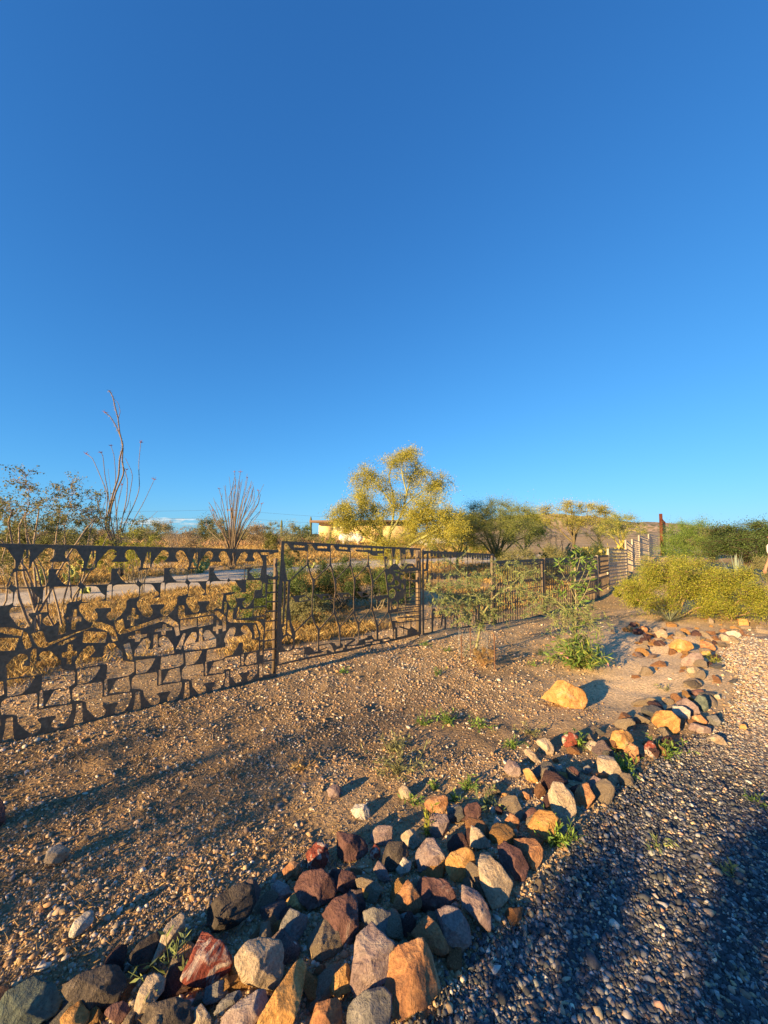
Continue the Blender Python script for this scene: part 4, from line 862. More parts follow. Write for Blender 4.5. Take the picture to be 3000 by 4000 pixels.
hill('ridge', 900, [(2200,2085),(2400,2052),(2500,2041),(2560,2036),(2640,2045),(2700,2054),(2800,2066),(2900,2074),(3050,2078),(3300,2070),(3600,2088)], 300, (.40,.28,.19), 61)

# ------------------------------------------------------------------ plants
LEAFC = {'paloverde': [(.46,.42,.07),(.38,.38,.08),(.28,.30,.07),(.52,.44,.06)], 'pvgreen': [(.22,.27,.07),(.30,.33,.08),(.16,.21,.06)],
 'creosote': [(.14,.16,.05),(.20,.21,.06),(.10,.12,.045),(.26,.24,.07)], 'shrub': [(.13,.19,.05),(.19,.25,.06),(.09,.14,.05)],
 'gold': [(.34,.35,.045),(.26,.29,.04),(.17,.21,.035),(.42,.39,.06)], 'olive': [(.25,.25,.11),(.32,.30,.13),(.20,.21,.10)],
 'mesquite': [(.20,.25,.09),(.28,.32,.11),(.14,.19,.09)], 'bright': [(.16,.27,.05),(.22,.32,.06),(.12,.20,.05)], 'oleander': [(.13,.22,.05),(.18,.28,.07),(.28,.32,.07),(.08,.15,.04)],
 'darkgreen': [(.08,.13,.04),(.12,.18,.05),(.06,.09,.035)], 'bare': [(.30,.24,.15),(.36,.28,.16)], 'dry': [(.42,.28,.11),(.36,.22,.10),(.5,.36,.16)]}
def leaves(P, cols, rng, l=(.02, .04), asp=.35, droop=0.0, up=None):
    n = len(P); L = rng.uniform(*l, n); d = rng.normal(size=(n, 3)); d[:, 2] -= droop
    if up is not None: d = d*.5+up
    d /= np.linalg.norm(d, axis=1)[:, None]; e = np.cross(d, rng.normal(size=(n, 3))); e /= np.linalg.norm(e, axis=1)[:, None]+1e-9
    a = d*L[:, None]*.5; b = e*(L*asp)[:, None]*.5
    V = np.stack([P-a, P+b-a*.1, P+a, P-b-a*.1], 1).reshape(-1, 3)
    c = np.array(cols)[rng.integers(0, len(cols), n)]*rng.uniform(.75, 1.2, (n, 1))
    return V, np.arange(4*n).reshape(n, 4), np.repeat(c, 4, 0)
def wob(rng, a, b, n, amp, bow=(0, 0, 0)):
    t = np.linspace(0, 1, n)[:, None]; a = np.asarray(a, float); b = np.asarray(b, float); L = np.linalg.norm(b-a)
    k = rng.normal(size=(4, 3)); w = sum(np.sin(t*math.pi*(i+1))*k[i]/(i+1) for i in range(4))
    return a+(b-a)*t+w*amp*L+np.asarray(bow)*np.sin(t*math.pi)*L
def plant(name, label, cat, base, w, h, style='shrub', seed=1, nst=9, nlf=6000, leaf=(.02, .04), asp=.4, group=None, stem_r=.012, bark=(.20,.17,.12), low=.15, clump=.10, wd=None,
          droop=0.0, trunk=False, twigs=7, flat=0.0, names=('stem', 'foliage'), K=None, cr=None, inner=.25, tuft=0.0, **_):
    """limbs branch towards clump centres spread over a dome; each clump is a spray of radial twigs set with small leaves"""
    rng = np.random.default_rng(seed); wd = wd or w; base = np.asarray(base, float); K = K or max(8, int(nst*1.1)); rm = (w+wd)/4
    root = empty(name, base, label, cat, group); mb = MB(); zl, zh = low*h, h; c0 = np.array([0, 0, (zl+zh)/2]); Rz = (zh-zl)/2
    cr = cr or 1.25/math.sqrt(K)*1.25; C = []; tries = 0
    while len(C) < K and tries < 4000:
        tries += 1; v = rng.normal(size=3); v /= np.linalg.norm(v); q = rng.uniform(.15, .6) if rng.random() < inner else rng.uniform(.66, .84)
        if v[2] < -.55: continue
        p = c0+v*q*np.array([w/2, wd/2, Rz])*rng.uniform(.88, 1.06); p[2] = max(p[2], .05*h)
        if all(np.linalg.norm((p-c)/np.array([w/2, wd/2, Rz+.1*h])) > cr*.62*(.5 if tries > 2500 else 1) for c in C): C.append(p)
    C = np.array(C); C = C[np.argsort(np.linalg.norm(C*[1, 1, .8], axis=1))]
    nodes = []; fork = np.array([0, 0, h*.22]) if trunk else np.array([0, 0, 0.0])
    if trunk:
        Q = wob(rng, (0, 0, -.1), fork, 6, .05); mb.tube(Q, np.linspace(stem_r*1.7, stem_r*1.2, 6), 8, bark); nodes.append((fork, stem_r*1.15, fork))
    TW = []
    for i, c in enumerate(C):
        if i < nst//3+2 or not nodes:
            st_ = fork+(0 if trunk else 1)*rng.normal(size=3)*[.05*w, .05*wd, 0]; r0 = stem_r
        else:
            k = min(range(len(nodes)), key=lambda j: np.linalg.norm(nodes[j][0]-c)+.35*max(0, nodes[j][0][2]-c[2])*2); st_, r0, _ = nodes[k]; r0 = r0*.8
        S = wob(rng, st_, c, 8, .035, (0, 0, .05 if c[2] > st_[2] else .18)); rr = np.linspace(r0, max(r0*.42, stem_r*.12), 8); mb.tube(S, rr, 6 if r0 > .02 else 5, np.array(bark)*rng.uniform(.85, 1.15))
        for j in (3, 4, 5, 6, 7): nodes.append((S[j], rr[j], c))
        rad = cr*rng.uniform(.7, 1.25); ax = np.array([w/2, wd/2, max(Rz, .25*w)])*rad; out = (c-c0)/np.array([w/2, wd/2, Rz]); out /= np.linalg.norm(out)+1e-6
        for k in range(int(twigs*rng.uniform(.7, 1.3))+3):
            v = rng.normal(size=3)+out*.7; v /= np.linalg.norm(v); v[2] *= (1-flat); s0 = S[7] if rng.random() < .6 else S[rng.integers(4, 8)]
            e = s0+v*ax*rng.uniform(.55, 1.05)-np.array([0, 0, droop*rad*h*.25]); Tt = wob(rng, s0, e, 6, .06, (0, 0, .08)); mb.tube(Tt, np.linspace(max(stem_r*.16, .0015), max(stem_r*.05, .0008), 6), 3, np.array(bark)*rng.uniform(.9, 1.3), False); TW.append((Tt, np.linalg.norm(ax)))
    if nlf:
        per = nlf/len(TW); PP = []
        for Tt, L in TW:
            m = rng.poisson(per*rng.uniform(.5, 1.5)); t = 5*(tuft+(1-tuft)*rng.uniform(0.05, 1, m)**.75); a = np.clip(t.astype(int), 0, 4); f = (t-a)[:, None]
            PP.append(Tt[a]*(1-f)+Tt[a+1]*f+rng.normal(size=(m, 3))*clump*L*.28*(.4+t[:, None]/5))
        P = np.vstack(PP); P = P[P[:, 2] > .01]; V, q, c = leaves(P, LEAFC[style], rng, leaf, asp, droop)
        link(names[1], mesh_np(names[1], V, [q], c), M['leaf'], root)
    mb.build(names[0], M['bark'], root, True)
    return root
def gd(px, d):
    """a point on the ground at a given distance ahead, under a photo column"""
    x = (px-1500)/F*d; return np.array([x, d, Hs(x, d)])

# the big yellow palo verde in front of the house, limbs placed as they grow
def paloverde_main():
    d = 15.0; rng = np.random.default_rng(3); base = gd(1560, d); base = np.array([at(1572, 2262, d)[0], d, Hs(at(1572, 2262, d)[0], d)])
    root = empty('palo_verde_tree', base, 'large yellow flowering tree with pale green limbs, in front of the tan house', 'tree'); mb = MB()
    C = crop(900, 1700, 1.508); fp = lambda x, y, dy=0.0: at(*C(x, y), d+dy)-base
    limbs = [([(960,880),(945,720),(925,640),(880,570),(810,520)], .075, 0),([(925,640),(950,540),(965,440),(960,350),(930,250),(950,180)], .06, .3),([(955,860),(985,720),(1060,640),(1180,580),(1260,520),(1320,470)], .08, -.6),
     ([(950,560),(1010,470),(1040,340),(1060,250),(1100,190)], .05, .5),([(1020,420),(1110,340),(1190,300),(1240,290)], .03, .9),([(1000,600),(1080,500),(1150,430),(1210,380)], .04, -.4),
     ([(880,570),(800,470),(760,400),(790,280)], .04, .6),([(925,640),(850,640),(790,590),(740,540),(700,440),(640,430)], .045, -.5),([(850,640),(900,560),(860,480),(800,380)], .03, .2),([(965,440),(900,330),(830,250),(770,230)], .035, .4),
     ([(1040,340),(1010,230),(1010,150),(1040,110)], .03, .2),([(1180,580),(1150,500),(1180,450)], .03, -.8),([(1260,520),(1300,560),(1340,600)], .02, -.9),([(1060,640),(1100,560),(1080,480)], .035, -.3),([(740,540),(690,500),(650,520)], .02, -.6),([(940,700),(900,660),(870,700)],.03,-.2)]
    LP = []
    for pts, r, dy in limbs:
        n = len(pts); P = np.array([fp(x, y, dy*i/(n-1)+rng.normal(0, .15)*(i > 0)) for i, (x, y) in enumerate(pts)])
        t = np.linspace(0, n-1, 4*n); a = np.clip(t.astype(int), 0, n-2); f = (t-a)[:, None]; Q = P[a]*(1-f)+P[a+1]*f; Q[1:-1] = (Q[:-2]+Q[2:])/2
        mb.tube(Q, np.linspace(r, r*.3, len(Q)), 7, (.36, .36, .14))
        for k in range(int(17 if r < .07 else 13)):
            j = rng.integers(len(Q)//3, len(Q)); v = rng.normal(size=3)*[1, 1.2, .9]; v /= np.linalg.norm(v); v[2] += .15; L = rng.uniform(.3, .9)
            T = wob(rng, Q[j], Q[j]+v*L, 6, .06, (0, 0, .1)); mb.tube(T, np.linspace(.012, .004, 6), 4, (.34, .34, .14), False); LP.append((T, L*.8))
            for q in range(3):
                v2 = rng.normal(size=3); v2 /= np.linalg.norm(v2); s = T[rng.integers(2, 6)]; T2 = wob(rng, s, s+v2*L*.5-np.array([0, 0, .12]), 5, .08, (0, 0, -.1)); mb.tube(T2, np.linspace(.006, .003, 5), 3, (.34, .32, .13), False); LP.append((T2, L*.5))
    PP = []
    for T, L in LP:
        m = rng.poisson(85*rng.uniform(.1, 1.9)); i = rng.integers(0, len(T), m); PP.append(T[i]+rng.normal(size=(m, 3))*.11)
    V, q, c = leaves(np.vstack(PP), LEAFC['paloverde'], rng, (.05, .10), .2, .6); link('crown', mesh_np('crown', V, [q], c), M['leaf'], root)
    mb.build('trunk', M['bark'], root, True)
paloverde_main()
TN = ('trunk', 'crown')
def T(px, d, wpx, ytop, **k):
    """a plant whose foot stands at distance d under column px, wpx wide and reaching up to row ytop"""
    b = gd(px, d); h = 1.6+(2085-ytop)/F*d-b[2]; return dict(base=b, w=wpx/F*d, h=h, **k)
trees = [
 ('palo_verde_tree','second yellow flowering tree, right of the large one, its branches hanging low','tree',T(1790,19,330,1975,style='paloverde',seed=21,nst=20,nlf=17000,leaf=(.04,.07),stem_r=.05,bark=(.33,.33,.13),trunk=True,droop=.5,names=TN,low=.2,twigs=10,clump=.2)),
 ('palo_verde_tree','dark stemmed green tree with a feathery top behind the scalloped fence panel','tree',T(1940,18,330,1935,style='pvgreen',seed=22,nst=34,nlf=19000,leaf=(.035,.07),asp=.25,stem_r=.05,bark=(.16,.17,.08),trunk=True,names=TN,low=.3,twigs=11,clump=.22)),
 ('palo_verde_tree','yellow green tree between the dark stemmed one and the hill, behind olive bushes','tree',T(2045,23,200,1985,style='gold',seed=23,nst=18,nlf=9000,leaf=(.05,.08),stem_r=.04,bark=(.3,.3,.12),trunk=True,names=TN,low=.25,twigs=9,clump=.2)),
 ('palo_verde_tree','spreading yellow tree with a dark forked trunk against the hill','tree',T(2240,30,300,1945,style='paloverde',seed=24,nst=16,nlf=9500,leaf=(.05,.09),stem_r=.09,bark=(.17,.14,.07),trunk=True,names=TN,low=.45,twigs=11,clump=.2)),
 ('palo_verde_tree','thin yellow green tree with bare yellow trunk above the pale fence panels','tree',T(2425,26,190,2000,style='pvgreen',seed=25,nst=12,nlf=4200,leaf=(.05,.08),stem_r=.055,bark=(.42,.37,.10),trunk=True,names=TN,low=.45,twigs=9,clump=.2)),
 ('palo_verde_tree','low pale yellow tree on the slope right of the dark forked one','tree',T(2340,34,170,2010,style='olive',seed=26,nst=14,nlf=4200,leaf=(.06,.1),stem_r=.05,bark=(.3,.27,.12),trunk=True,names=TN,low=.3,twigs=9,clump=.2)),
 ('desert_tree','bright green feathery tree right of the rusty wall','tree',T(2690,17,200,2025,style='bright',seed=27,nst=26,nlf=13000,leaf=(.04,.07),asp=.25,stem_r=.03,bark=(.2,.22,.08),names=TN,low=.1,twigs=9,clump=.22)),
 ('mesquite_tree','dark green mesquite with flat layered top at the right edge','tree',T(2925,15,330,2030,style='darkgreen',seed=28,nst=30,nlf=20000,leaf=(.04,.07),stem_r=.05,bark=(.10,.07,.05),trunk=True,names=TN,low=.25,twigs=10,clump=.18,flat=.5)),
 ('mesquite_tree','dull green tree behind the bright green feathery one','tree',T(2770,24,180,2050,style='olive',seed=29,nst=16,nlf=6000,leaf=(.05,.08),stem_r=.05,bark=(.2,.17,.1),names=TN,low=.1,twigs=9,clump=.22)),
]
bushes = [
 ('creosote_bush','tall airy creosote bush at the left edge, leafy tufts against the sky','bush',dict(base=gd(150,6.0),w=1.7,h=2.6,style='creosote',seed=31,nst=12,nlf=2900,K=19,tuft=.35,leaf=(.02,.04),asp=.6,stem_r=.022,bark=(.28,.22,.16),low=.45,twigs=9,clump=.14,tipr=.3)),
 ('creosote_bush','creosote bush right of the tall one, its crown leaning right','bush',dict(base=gd(290,6.6),w=1.6,h=2.5,style='creosote',seed=32,nst=12,nlf=2700,K=18,tuft=.35,leaf=(.02,.04),asp=.6,stem_r=.018,bark=(.28,.22,.16),low=.45,twigs=9,clump=.14)),
 ('creosote_bush','creosote bush cut by the left edge of the photo','bush',dict(base=gd(-25,6.2),w=1.2,h=2.2,style='creosote',seed=33,nst=12,nlf=1800,K=12,leaf=(.022,.045),asp=.6,stem_r=.018,bark=(.28,.22,.16),low=.3,twigs=7,clump=.14)),
 ('creosote_bush','low dark creosote bush at the left, behind the tall ones','bush',T(230,13,330,1995,style='creosote',seed=34,nst=20,nlf=11000,K=24,leaf=(.03,.055),asp=.6,low=.05,clump=.2)),
 ('creosote_bush','dark bush at the far left behind the fence top','bush',T(60,12,240,2000,style='creosote',seed=35,nst=18,nlf=8000,K=20,leaf=(.03,.055),asp=.6,low=.05,clump=.2)),
 ('creosote_bush','yellowish bush at the foot of the tall ocotillo','bush',T(520,12.5,270,2040,style='gold',seed=36,nst=26,nlf=12000,K=26,leaf=(.03,.05),asp=.5,low=.05,clump=.2)),
 ('creosote_bush','thin leafy spray standing right of the tall ocotillo','bush',T(570,10,110,1992,style='creosote',seed=37,nst=7,nlf=900,leaf=(.025,.045),asp=.6,low=.5,clump=.14)),
 ('dry_bush','grey brown leafless bush between the two ocotillos','bush',T(680,24,190,2030,style='bare',seed=38,nst=30,nlf=6000,K=30,leaf=(.03,.05),asp=.2,low=.1,bark=(.27,.22,.17),stem_r=.02,twigs=12)),
 ('dry_bush','greyish bush just left of the smaller ocotillo','bush',T(810,30,110,2045,style='olive',seed=39,nst=16,nlf=2200,leaf=(.05,.08),low=.05,bark=(.27,.22,.17))),
 ('creosote_bush','green bush right of the smaller ocotillo on the skyline','bush',T(1010,48,130,2052,style='creosote',seed=40,nst=16,nlf=4600,leaf=(.10,.16),low=.05,clump=.25)),
 ('creosote_bush','bush on the skyline between the two columnar cacti, left one','bush',T(1070,52,100,2040,style='olive',seed=41,nst=16,nlf=2400,leaf=(.10,.16),low=.05,clump=.25)),
 ('creosote_bush','dark green bush left of the house under the right columnar cactus','bush',T(1185,46,110,2052,style='shrub',seed=42,nst=18,nlf=5000,leaf=(.10,.16),low=.02,clump=.25)),
 ('creosote_bush','low olive bush against the left corner of the house','bush',T(1250,43,110,2075,style='olive',seed=43,nst=16,nlf=2600,leaf=(.08,.13),low=.02,clump=.25)),
 ('creosote_bush','thin bush in front of the white tank','bush',T(1362,34,60,2078,style='olive',seed=44,nst=8,nlf=420,leaf=(.06,.10),low=.05,clump=.2)),
 ('yellow_bush','yellow leafed bush against the house wall left of the white tank','bush',T(1290,40,90,2062,style='gold',seed=45,nst=14,nlf=1700,leaf=(.06,.10),low=.05,clump=.2)),
 ('creosote_bush','thin dark bush against the house wall right of the tank','bush',T(1450,42,60,2070,style='creosote',seed=46,nst=14,nlf=700,leaf=(.06,.10),low=.1,clump=.2)),
 ('green_bush','rounded green bush left of the forked rib panel top, across the road','bush',T(1140,22,70,2140,style='creosote',seed=47,nst=16,nlf=2600,leaf=(.04,.06),low=.02,clump=.2)),
 ('green_bush','small round green bush under the low limbs of the large yellow tree','bush',T(1690,27,50,2100,style='shrub',seed=48,nst=14,nlf=1500,leaf=(.05,.08),low=.02,clump=.2)),
 ('green_bush','small dark bush across the road seen through the top circles of the nearest panel','bush',T(800,19,60,2165,style='darkgreen',seed=49,nst=12,nlf=1500,leaf=(.04,.06),low=.02,clump=.2)),
 ('green_shrub','green shrub behind the ladder end of the nearest panel','shrub',dict(base=gd(1010,7.6),w=1.15,h=.85,style='shrub',seed=50,nst=26,nlf=9500,leaf=(.02,.035),asp=.5,low=.05,clump=.2)),
 ('green_shrub','dense dark green shrub behind the left half of the forked rib panel','shrub',dict(base=gd(1175,8.3),w=1.5,h=1.15,style='shrub',seed=51,nst=30,nlf=12000,leaf=(.02,.035),asp=.5,low=.05,clump=.2)),
 ('green_shrub','tallest dark green shrub behind the middle of the forked rib panel','shrub',dict(base=gd(1330,8.8),w=1.5,h=1.15,style='darkgreen',seed=52,nst=30,nlf=12000,leaf=(.02,.035),asp=.5,low=.05,clump=.2)),
 ('green_shrub','yellowish green shrub behind the right half of the forked rib panel','shrub',dict(base=gd(1480,8.9),w=1.5,h=1.05,style='shrub',seed=53,nst=30,nlf=12000,leaf=(.02,.035),asp=.5,low=.05,clump=.2)),
 ('green_shrub','darker green shrub behind the right end of the forked rib panel','shrub',dict(base=gd(1590,9.8),w=1.1,h=.95,style='darkgreen',seed=54,nst=22,nlf=7000,leaf=(.02,.035),asp=.5,low=.05,clump=.2)),
 ('green_shrub','low grey green shrub behind the bottom left of the forked rib panel','shrub',dict(base=gd(1190,7.0),w=.9,h=.55,style='olive',seed=55,nst=18,nlf=4200,leaf=(.02,.035),asp=.5,low=.05,clump=.2)),
 ('yellow_green_bush','biggest yellow green bush, at the right above the rubble','bush',dict(base=gd(2625,8.7),w=2.25,h=1.38,wd=1.8,style='gold',seed=56,nst=30,nlf=60000,leaf=(.02,.038),asp=.4,low=-.15,clump=.45,twigs=26,K=46,cr=.30,bark=(.30,.2,.12),stem_r=.022)),
 ('yellow_green_bush','yellow green bush merging with the biggest one on its right','bush',dict(base=gd(2822,8.4),w=1.45,h=1.18,wd=1.4,style='gold',seed=57,nst=26,nlf=48000,leaf=(.02,.038),asp=.4,low=-.25,clump=.45,twigs=26,K=40,cr=.32,bark=(.30,.2,.12),stem_r=.02)),
 ('yellow_green_bush','small yellow green bush left of the biggest one, beside the fence','bush',dict(base=gd(2452,10.6),w=.95,h=.85,style='gold',seed=58,nst=26,nlf=9000,leaf=(.02,.04),asp=.4,low=.05,clump=.2)),
 ('yellow_green_bush','low yellow green bush at the lower left foot of the biggest one','bush',dict(base=gd(2520,9.2),w=.7,h=.5,style='gold',seed=59,nst=18,nlf=5000,leaf=(.02,.035),asp=.4,low=.05,clump=.2)),
 ('brown_bush','dull brown bush behind the agaves at the right edge','bush',T(2990,13.5,110,2165,style='olive',seed=60,nst=20,nlf=4500,leaf=(.03,.05),low=.05,clump=.2)),
 ('olive_bush','olive bush behind the dark barred fence panel','bush',T(2030,15,150,2115,style='olive',seed=61,nst=26,nlf=8000,leaf=(.035,.06),low=.02,clump=.2)),
 ('olive_bush','olive bush right of the first olive one, behind the upright sapling','bush',T(2150,17,130,2130,style='olive',seed=62,nst=22,nlf=6500,leaf=(.035,.06),low=.02,clump=.2)),
 ('olive_bush','rounded olive bush under the dark stemmed tree','bush',T(1975,16.5,110,2150,style='gold',seed=63,nst=20,nlf=4500,leaf=(.035,.06),low=.02,clump=.2)),
 ('dry_bush','pinkish brown leafless bush in front of the cactus hedge','bush',T(2185,24,150,2045,style='bare',seed=64,nst=44,nlf=1500,leaf=(.04,.06),asp=.2,low=.2,bark=(.36,.25,.16),stem_r=.02,twigs=8)),
 ('dark_bush','dark green bush in front of the cactus hedge, right part','bush',T(2335,21,110,2112,style='darkgreen',seed=65,nst=22,nlf=4500,leaf=(.04,.06),low=.02,clump=.2)),
 ('dark_bush','low dark bush in the shade left of the pegged panels','bush',T(2130,22,120,2150,style='darkgreen',seed=66,nst=18,nlf=3000,leaf=(.04,.06),low=.02,clump=.2)),
 ('grey_shrub','thin grey green shrub leaning on the slope beside the pale panels','shrub',T(2505,15,90,2150,style='mesquite',seed=67,nst=12,nlf=1800,leaf=(.03,.05),low=.2,clump=.2)),
 ('olive_bush','olive bush behind the bend of the road right of the yellow trees','bush',T(1850,26,110,2100,style='gold',seed=68,nst=18,nlf=3000,leaf=(.05,.08),low=.02,clump=.2)),
]
for n_, lab, cat, kw in trees:
    kw['K'] = int(kw['nst']*1.9); kw['nlf'] = int(kw['nlf']*1.9); kw['twigs'] = 16; kw['clump'] = .35; kw['cr'] = .36; kw['low'] = kw['low']*.8; plant(n_, lab, cat, group='trees beyond the fence', **kw)
for n_, lab, cat, kw in bushes:
    if n_ == 'green_shrub': kw.update(nlf=int(kw['nlf']*1.6), K=26, twigs=18, low=-.2, clump=.4, h=kw['h']*1.12, w=kw['w']*1.1)
    elif n_ not in ('creosote_bush', 'yellow_green_bush', 'dry_bush'): kw.update(nlf=int(kw['nlf']*1.4), K=20, twigs=14, low=-.2, clump=.4)
    plant(n_, lab, cat, **kw)
rk = random.Random(77)
for i in range(16):
    px = 60+i*72+rk.uniform(-20, 20); d = rk.uniform(28, 55); hh = rk.choice([2016, 2030, 2046, 2056, 2062])
    plant('desert_bush', ['olive', 'dull brown', 'dark green', 'pale'][i % 4]+' bush far off on the skyline, '+['at the left edge', 'behind the tall creosote', 'right of the tall creosote', 'left of the tallest ocotillo', 'behind the tallest ocotillo', 'just right of the tallest ocotillo', 'below the low clouds', 'right of the low clouds', 'left of the brown leafless bush', 'behind the brown leafless bush', 'left of the prickly pear', 'above the bright prickly pear', 'left of the utility pole', 'behind the shorter ocotillo', 'right of the shorter ocotillo', 'left of the left columnar cactus'][i], 'bush',
          gd(px, d), rk.uniform(70, 150)/F*d, 1.6+(2085-hh)/F*d-.4, ['olive', 'bare', 'creosote', 'olive'][i % 4], 600+i, 14, 5200, (.002*d, .0035*d), .5, low=-.1, K=14, twigs=10, clump=.5, stem_r=.02)
# behind the photographer: the bushes whose shade lies over the foreground
casters = [(-1.45,-1.65,1.5,1.5,11000,28),(-.35,-2.3,1.7,1.7,8000,24),(.8,-2.8,1.8,1.9,7000,22),(2.2,-2.8,1.7,1.9,6000,20),(-2.1,-2.0,.9,1.1,3000,14),(-2.2,-1.2,.75,1.2,3800,16),(-.5,-1.6,1.0,1.3,4500,18)]
for c_, k_, w_, h_, n_ in [(-3.75,4.5,.5,1.35,1500),(-3.35,6,.5,2.0,1700),(-2.95,5,.35,1.7,1300),(-2.6,6.5,.6,2.5,2200),(-2.2,5.2,.42,1.8,1300),(-1.8,6.5,.4,1.9,1000),(-4.1,6.5,.5,1.5,1200),(-1.0,6.5,.5,1.8,900)]:
    casters.append((c_*.688-k_*.725, -c_*.725-k_*.688, w_, h_, n_, 12))
for i, (x, y, w, h, nl, kk) in enumerate(casters):
    plant('creosote_bush', 'creosote bush behind the viewpoint, seen only by its shade on the foreground', 'bush', (x, y, Hs(x, y)), w, h, 'creosote', 80+i, 16, nl, (.03, .055), .6, 'bushes behind the viewpoint', .016, low=.02, clump=.3, K=kk)

# ocotillos: whip-like stems, a few with red flower tips
def ocotillo(label, base, stems, r0, seed, tips=True):
    rng = np.random.default_rng(seed); root = empty('ocotillo', base, label, 'ocotillo', 'ocotillos'); mb = MB(); V = []
    for S, r, fl in stems:
        S = np.array(S)-base; n = len(S); t = np.linspace(0, n-1, 5*n); a = np.clip(t.astype(int), 0, n-2); f = (t-a)[:, None]; Q = S[a]*(1-f)+S[a+1]*f
        for _ in range(2): Q[1:-1] = (Q[:-2]+2*Q[1:-1]+Q[2:])/4
        mb.tube(Q, np.linspace(r, r*.35, len(Q)), 5, np.array([.20, .155, .11])*rng.uniform(.8, 1.2))
        for j in range(0, len(Q)-1):                        # thorns and stubs
            for _ in range(2):
                v = rng.normal(size=3); v /= np.linalg.norm(v); mb.tube([Q[j], Q[j]+v*r*2.4], [r*.22, .001], 3, (.25, .2, .15), False)
        if fl:
            fb = MB()
            for _ in range(7):
                v = rng.normal(size=3); v[2] = abs(v[2]); v /= np.linalg.norm(v); fb.tube([Q[-1], Q[-1]+v*rng.uniform(.05, .13)], [.010, .004], 4, (.30, .10, .07))
            fb.build('flower_tip', M['bark'], root)
    mb.build('stem', M['bark'], root, True); return root
def ocos():
    C = crop(0, 1500, 1.659); d = 14.0; b = at(476, 2203, d); b[2] = Hs(b[0], b[1]); rng = np.random.default_rng(9); st = []
    for pts, r, fl in [([(680,940),(700,840),(735,700),(770,600),(775,480),(800,400),(775,320),(765,220),(745,150),(735,95),(720,60),(703,40)], .036, 0),([(700,940),(720,800),(750,700),(805,580),(790,490),(798,420),(785,350),(760,290),(740,250),(710,205),(680,185)], .034, 1),
      ([(765,225),(780,180),(765,120),(735,95)], .012, 0),([(680,930),(700,720),(660,620),(600,480),(560,455)], .022, 1),([(720,900),(700,700),(680,600),(668,470),(655,445)], .022, 1),([(760,900),(745,750),(750,600),(740,460),(718,400)], .02, 1),
      ([(780,930),(820,750),(828,620),(795,520),(790,500)], .022, 0),([(780,930),(800,840),(830,780),(860,600),(850,560),(812,480)], .02, 0),([(800,920),(870,780),(905,680),(898,520),(912,380)], .022, 1),([(860,890),(930,770),(1000,620)], .018, 1),
      ([(650,850),(630,740),(615,685)], .014, 0),([(665,930),(650,850),(690,740),(670,640)], .014, 0),([(880,890),(960,880),(1020,825)], .012, 0),([(820,900),(845,800),(845,760)], .012, 0),([(750,920),(765,770),(790,655)], .014, 1),([(730,930),(760,800),(820,555)], .014, 1),([(690,930),(720,720),(700,550)], .012, 0)]:
        lead = [b+np.array([rng.normal(0, .08), rng.normal(0, .08), -.05])]
        if pts[0][1] < 880: lead = []
        else: lead.append(at(*C(775+.35*(pts[0][0]-775), 1060), d))
        dy = rng.normal(0, .35); n = len(pts); st.append((lead+[at(*C(x, y), d+dy*(i+1)/n) for i, (x, y) in enumerate(pts)], r, fl))
    ocotillo('tallest ocotillo, twisted bare stems rising high into the sky at the left', b, st, .03, 1)
    d = 19.0; b = at(905, 2178, d); b[2] = Hs(b[0], b[1]); st = []
    for i in range(44):
        u = rng.uniform(-1, 1); tx = 915+u*122+rng.normal(0, 8); ty = 1832+abs(u-.25)**1.6*130+abs(rng.normal(0, 55))
        mid = (905+(tx-905)*.42, 2178+(ty-2178)*.5); lo = (905+(tx-905)*.15, 2178+(ty-2178)*.2); hi = (905+(tx-905)*.85+rng.normal(0, 9), 2178+(ty-2178)*.82); dy = rng.normal(0, .9)
        st.append(([b+rng.normal(0, .09, 3)*[1, 1, 0]]+[at(x, y, d+dy*k) for (x, y), k in ((lo, .15), (mid, .45), (hi, .8), ((tx, ty), 1))], rng.uniform(.018, .032), i % 6 == 0))
    ocotillo('shorter fan shaped ocotillo standing behind the top edge of the nearest panel', b, st, .03, 2)
ocos()

# prickly pears: clusters of flat oval pads
def pad(mb, p, ax, nrm, L, w, th, col):
    a = np.linspace(0, 2*math.pi, 13)[:-1]; ax = ax/np.linalg.norm(ax); side = np.cross(nrm, ax); side /= np.linalg.norm(side)+1e-9; nn = np.cross(ax, side)
    rim = [p+ax*L*(.5-.5*math.cos(t))+side*w*.5*math.sin(t)*(1+.15*-math.cos(t)) for t in a]; c = p+ax*L*.55
    inner = [c+(r-c)*.7 for r in rim]
    V = np.array(rim+[q+nn*th for q in inner]+[q-nn*th for q in inner]+[c+nn*th*1.1, c-nn*th*1.1]); n = 12
    f4 = [(i, (i+1) % n, n+(i+1) % n, n+i) for i in range(n)]+[((i+1) % n, i, 2*n+i, 2*n+(i+1) % n) for i in range(n)]
    f3 = [(n+i, n+(i+1) % n, 3*n) for i in range(n)]+[(2*n+(i+1) % n, 2*n+i, 3*n+1) for i in range(n)]
    mb.add(V, [f4, f3], col); return p+ax*L*.95
def prickly(label, base, w, h, n, seed, parent=None, col=(.40, .42, .14), Lr=(.16, .24)):
    r = np.random.default_rng(seed); root = empty('prickly_pear', base, label, 'cactus', 'prickly pear cacti'); mb = MB()
    tips = [(np.array([r.uniform(-.12, .12)*w, r.uniform(-.12, .12)*w, -.02]), np.array([r.normal(0, .4), r.normal(0, .4), 1.0])) for _ in range(max(4, n//7))]
    for k in range(n):
        p, d = tips[r.integers(len(tips))]; L = r.uniform(*Lr)
        if p[2]+L > h: continue
        d = d+r.normal(0, .45, 3)*[1, 1, .4]; d[2] = abs(d[2])+.25; q = pad(mb, p, d, r.normal(size=3), L, L*.72, L*.06, np.array(col)*r.uniform(.75, 1.15)); tips.append((q, d/np.linalg.norm(d)))
    mb.build('pads', M['bark'], root, True)
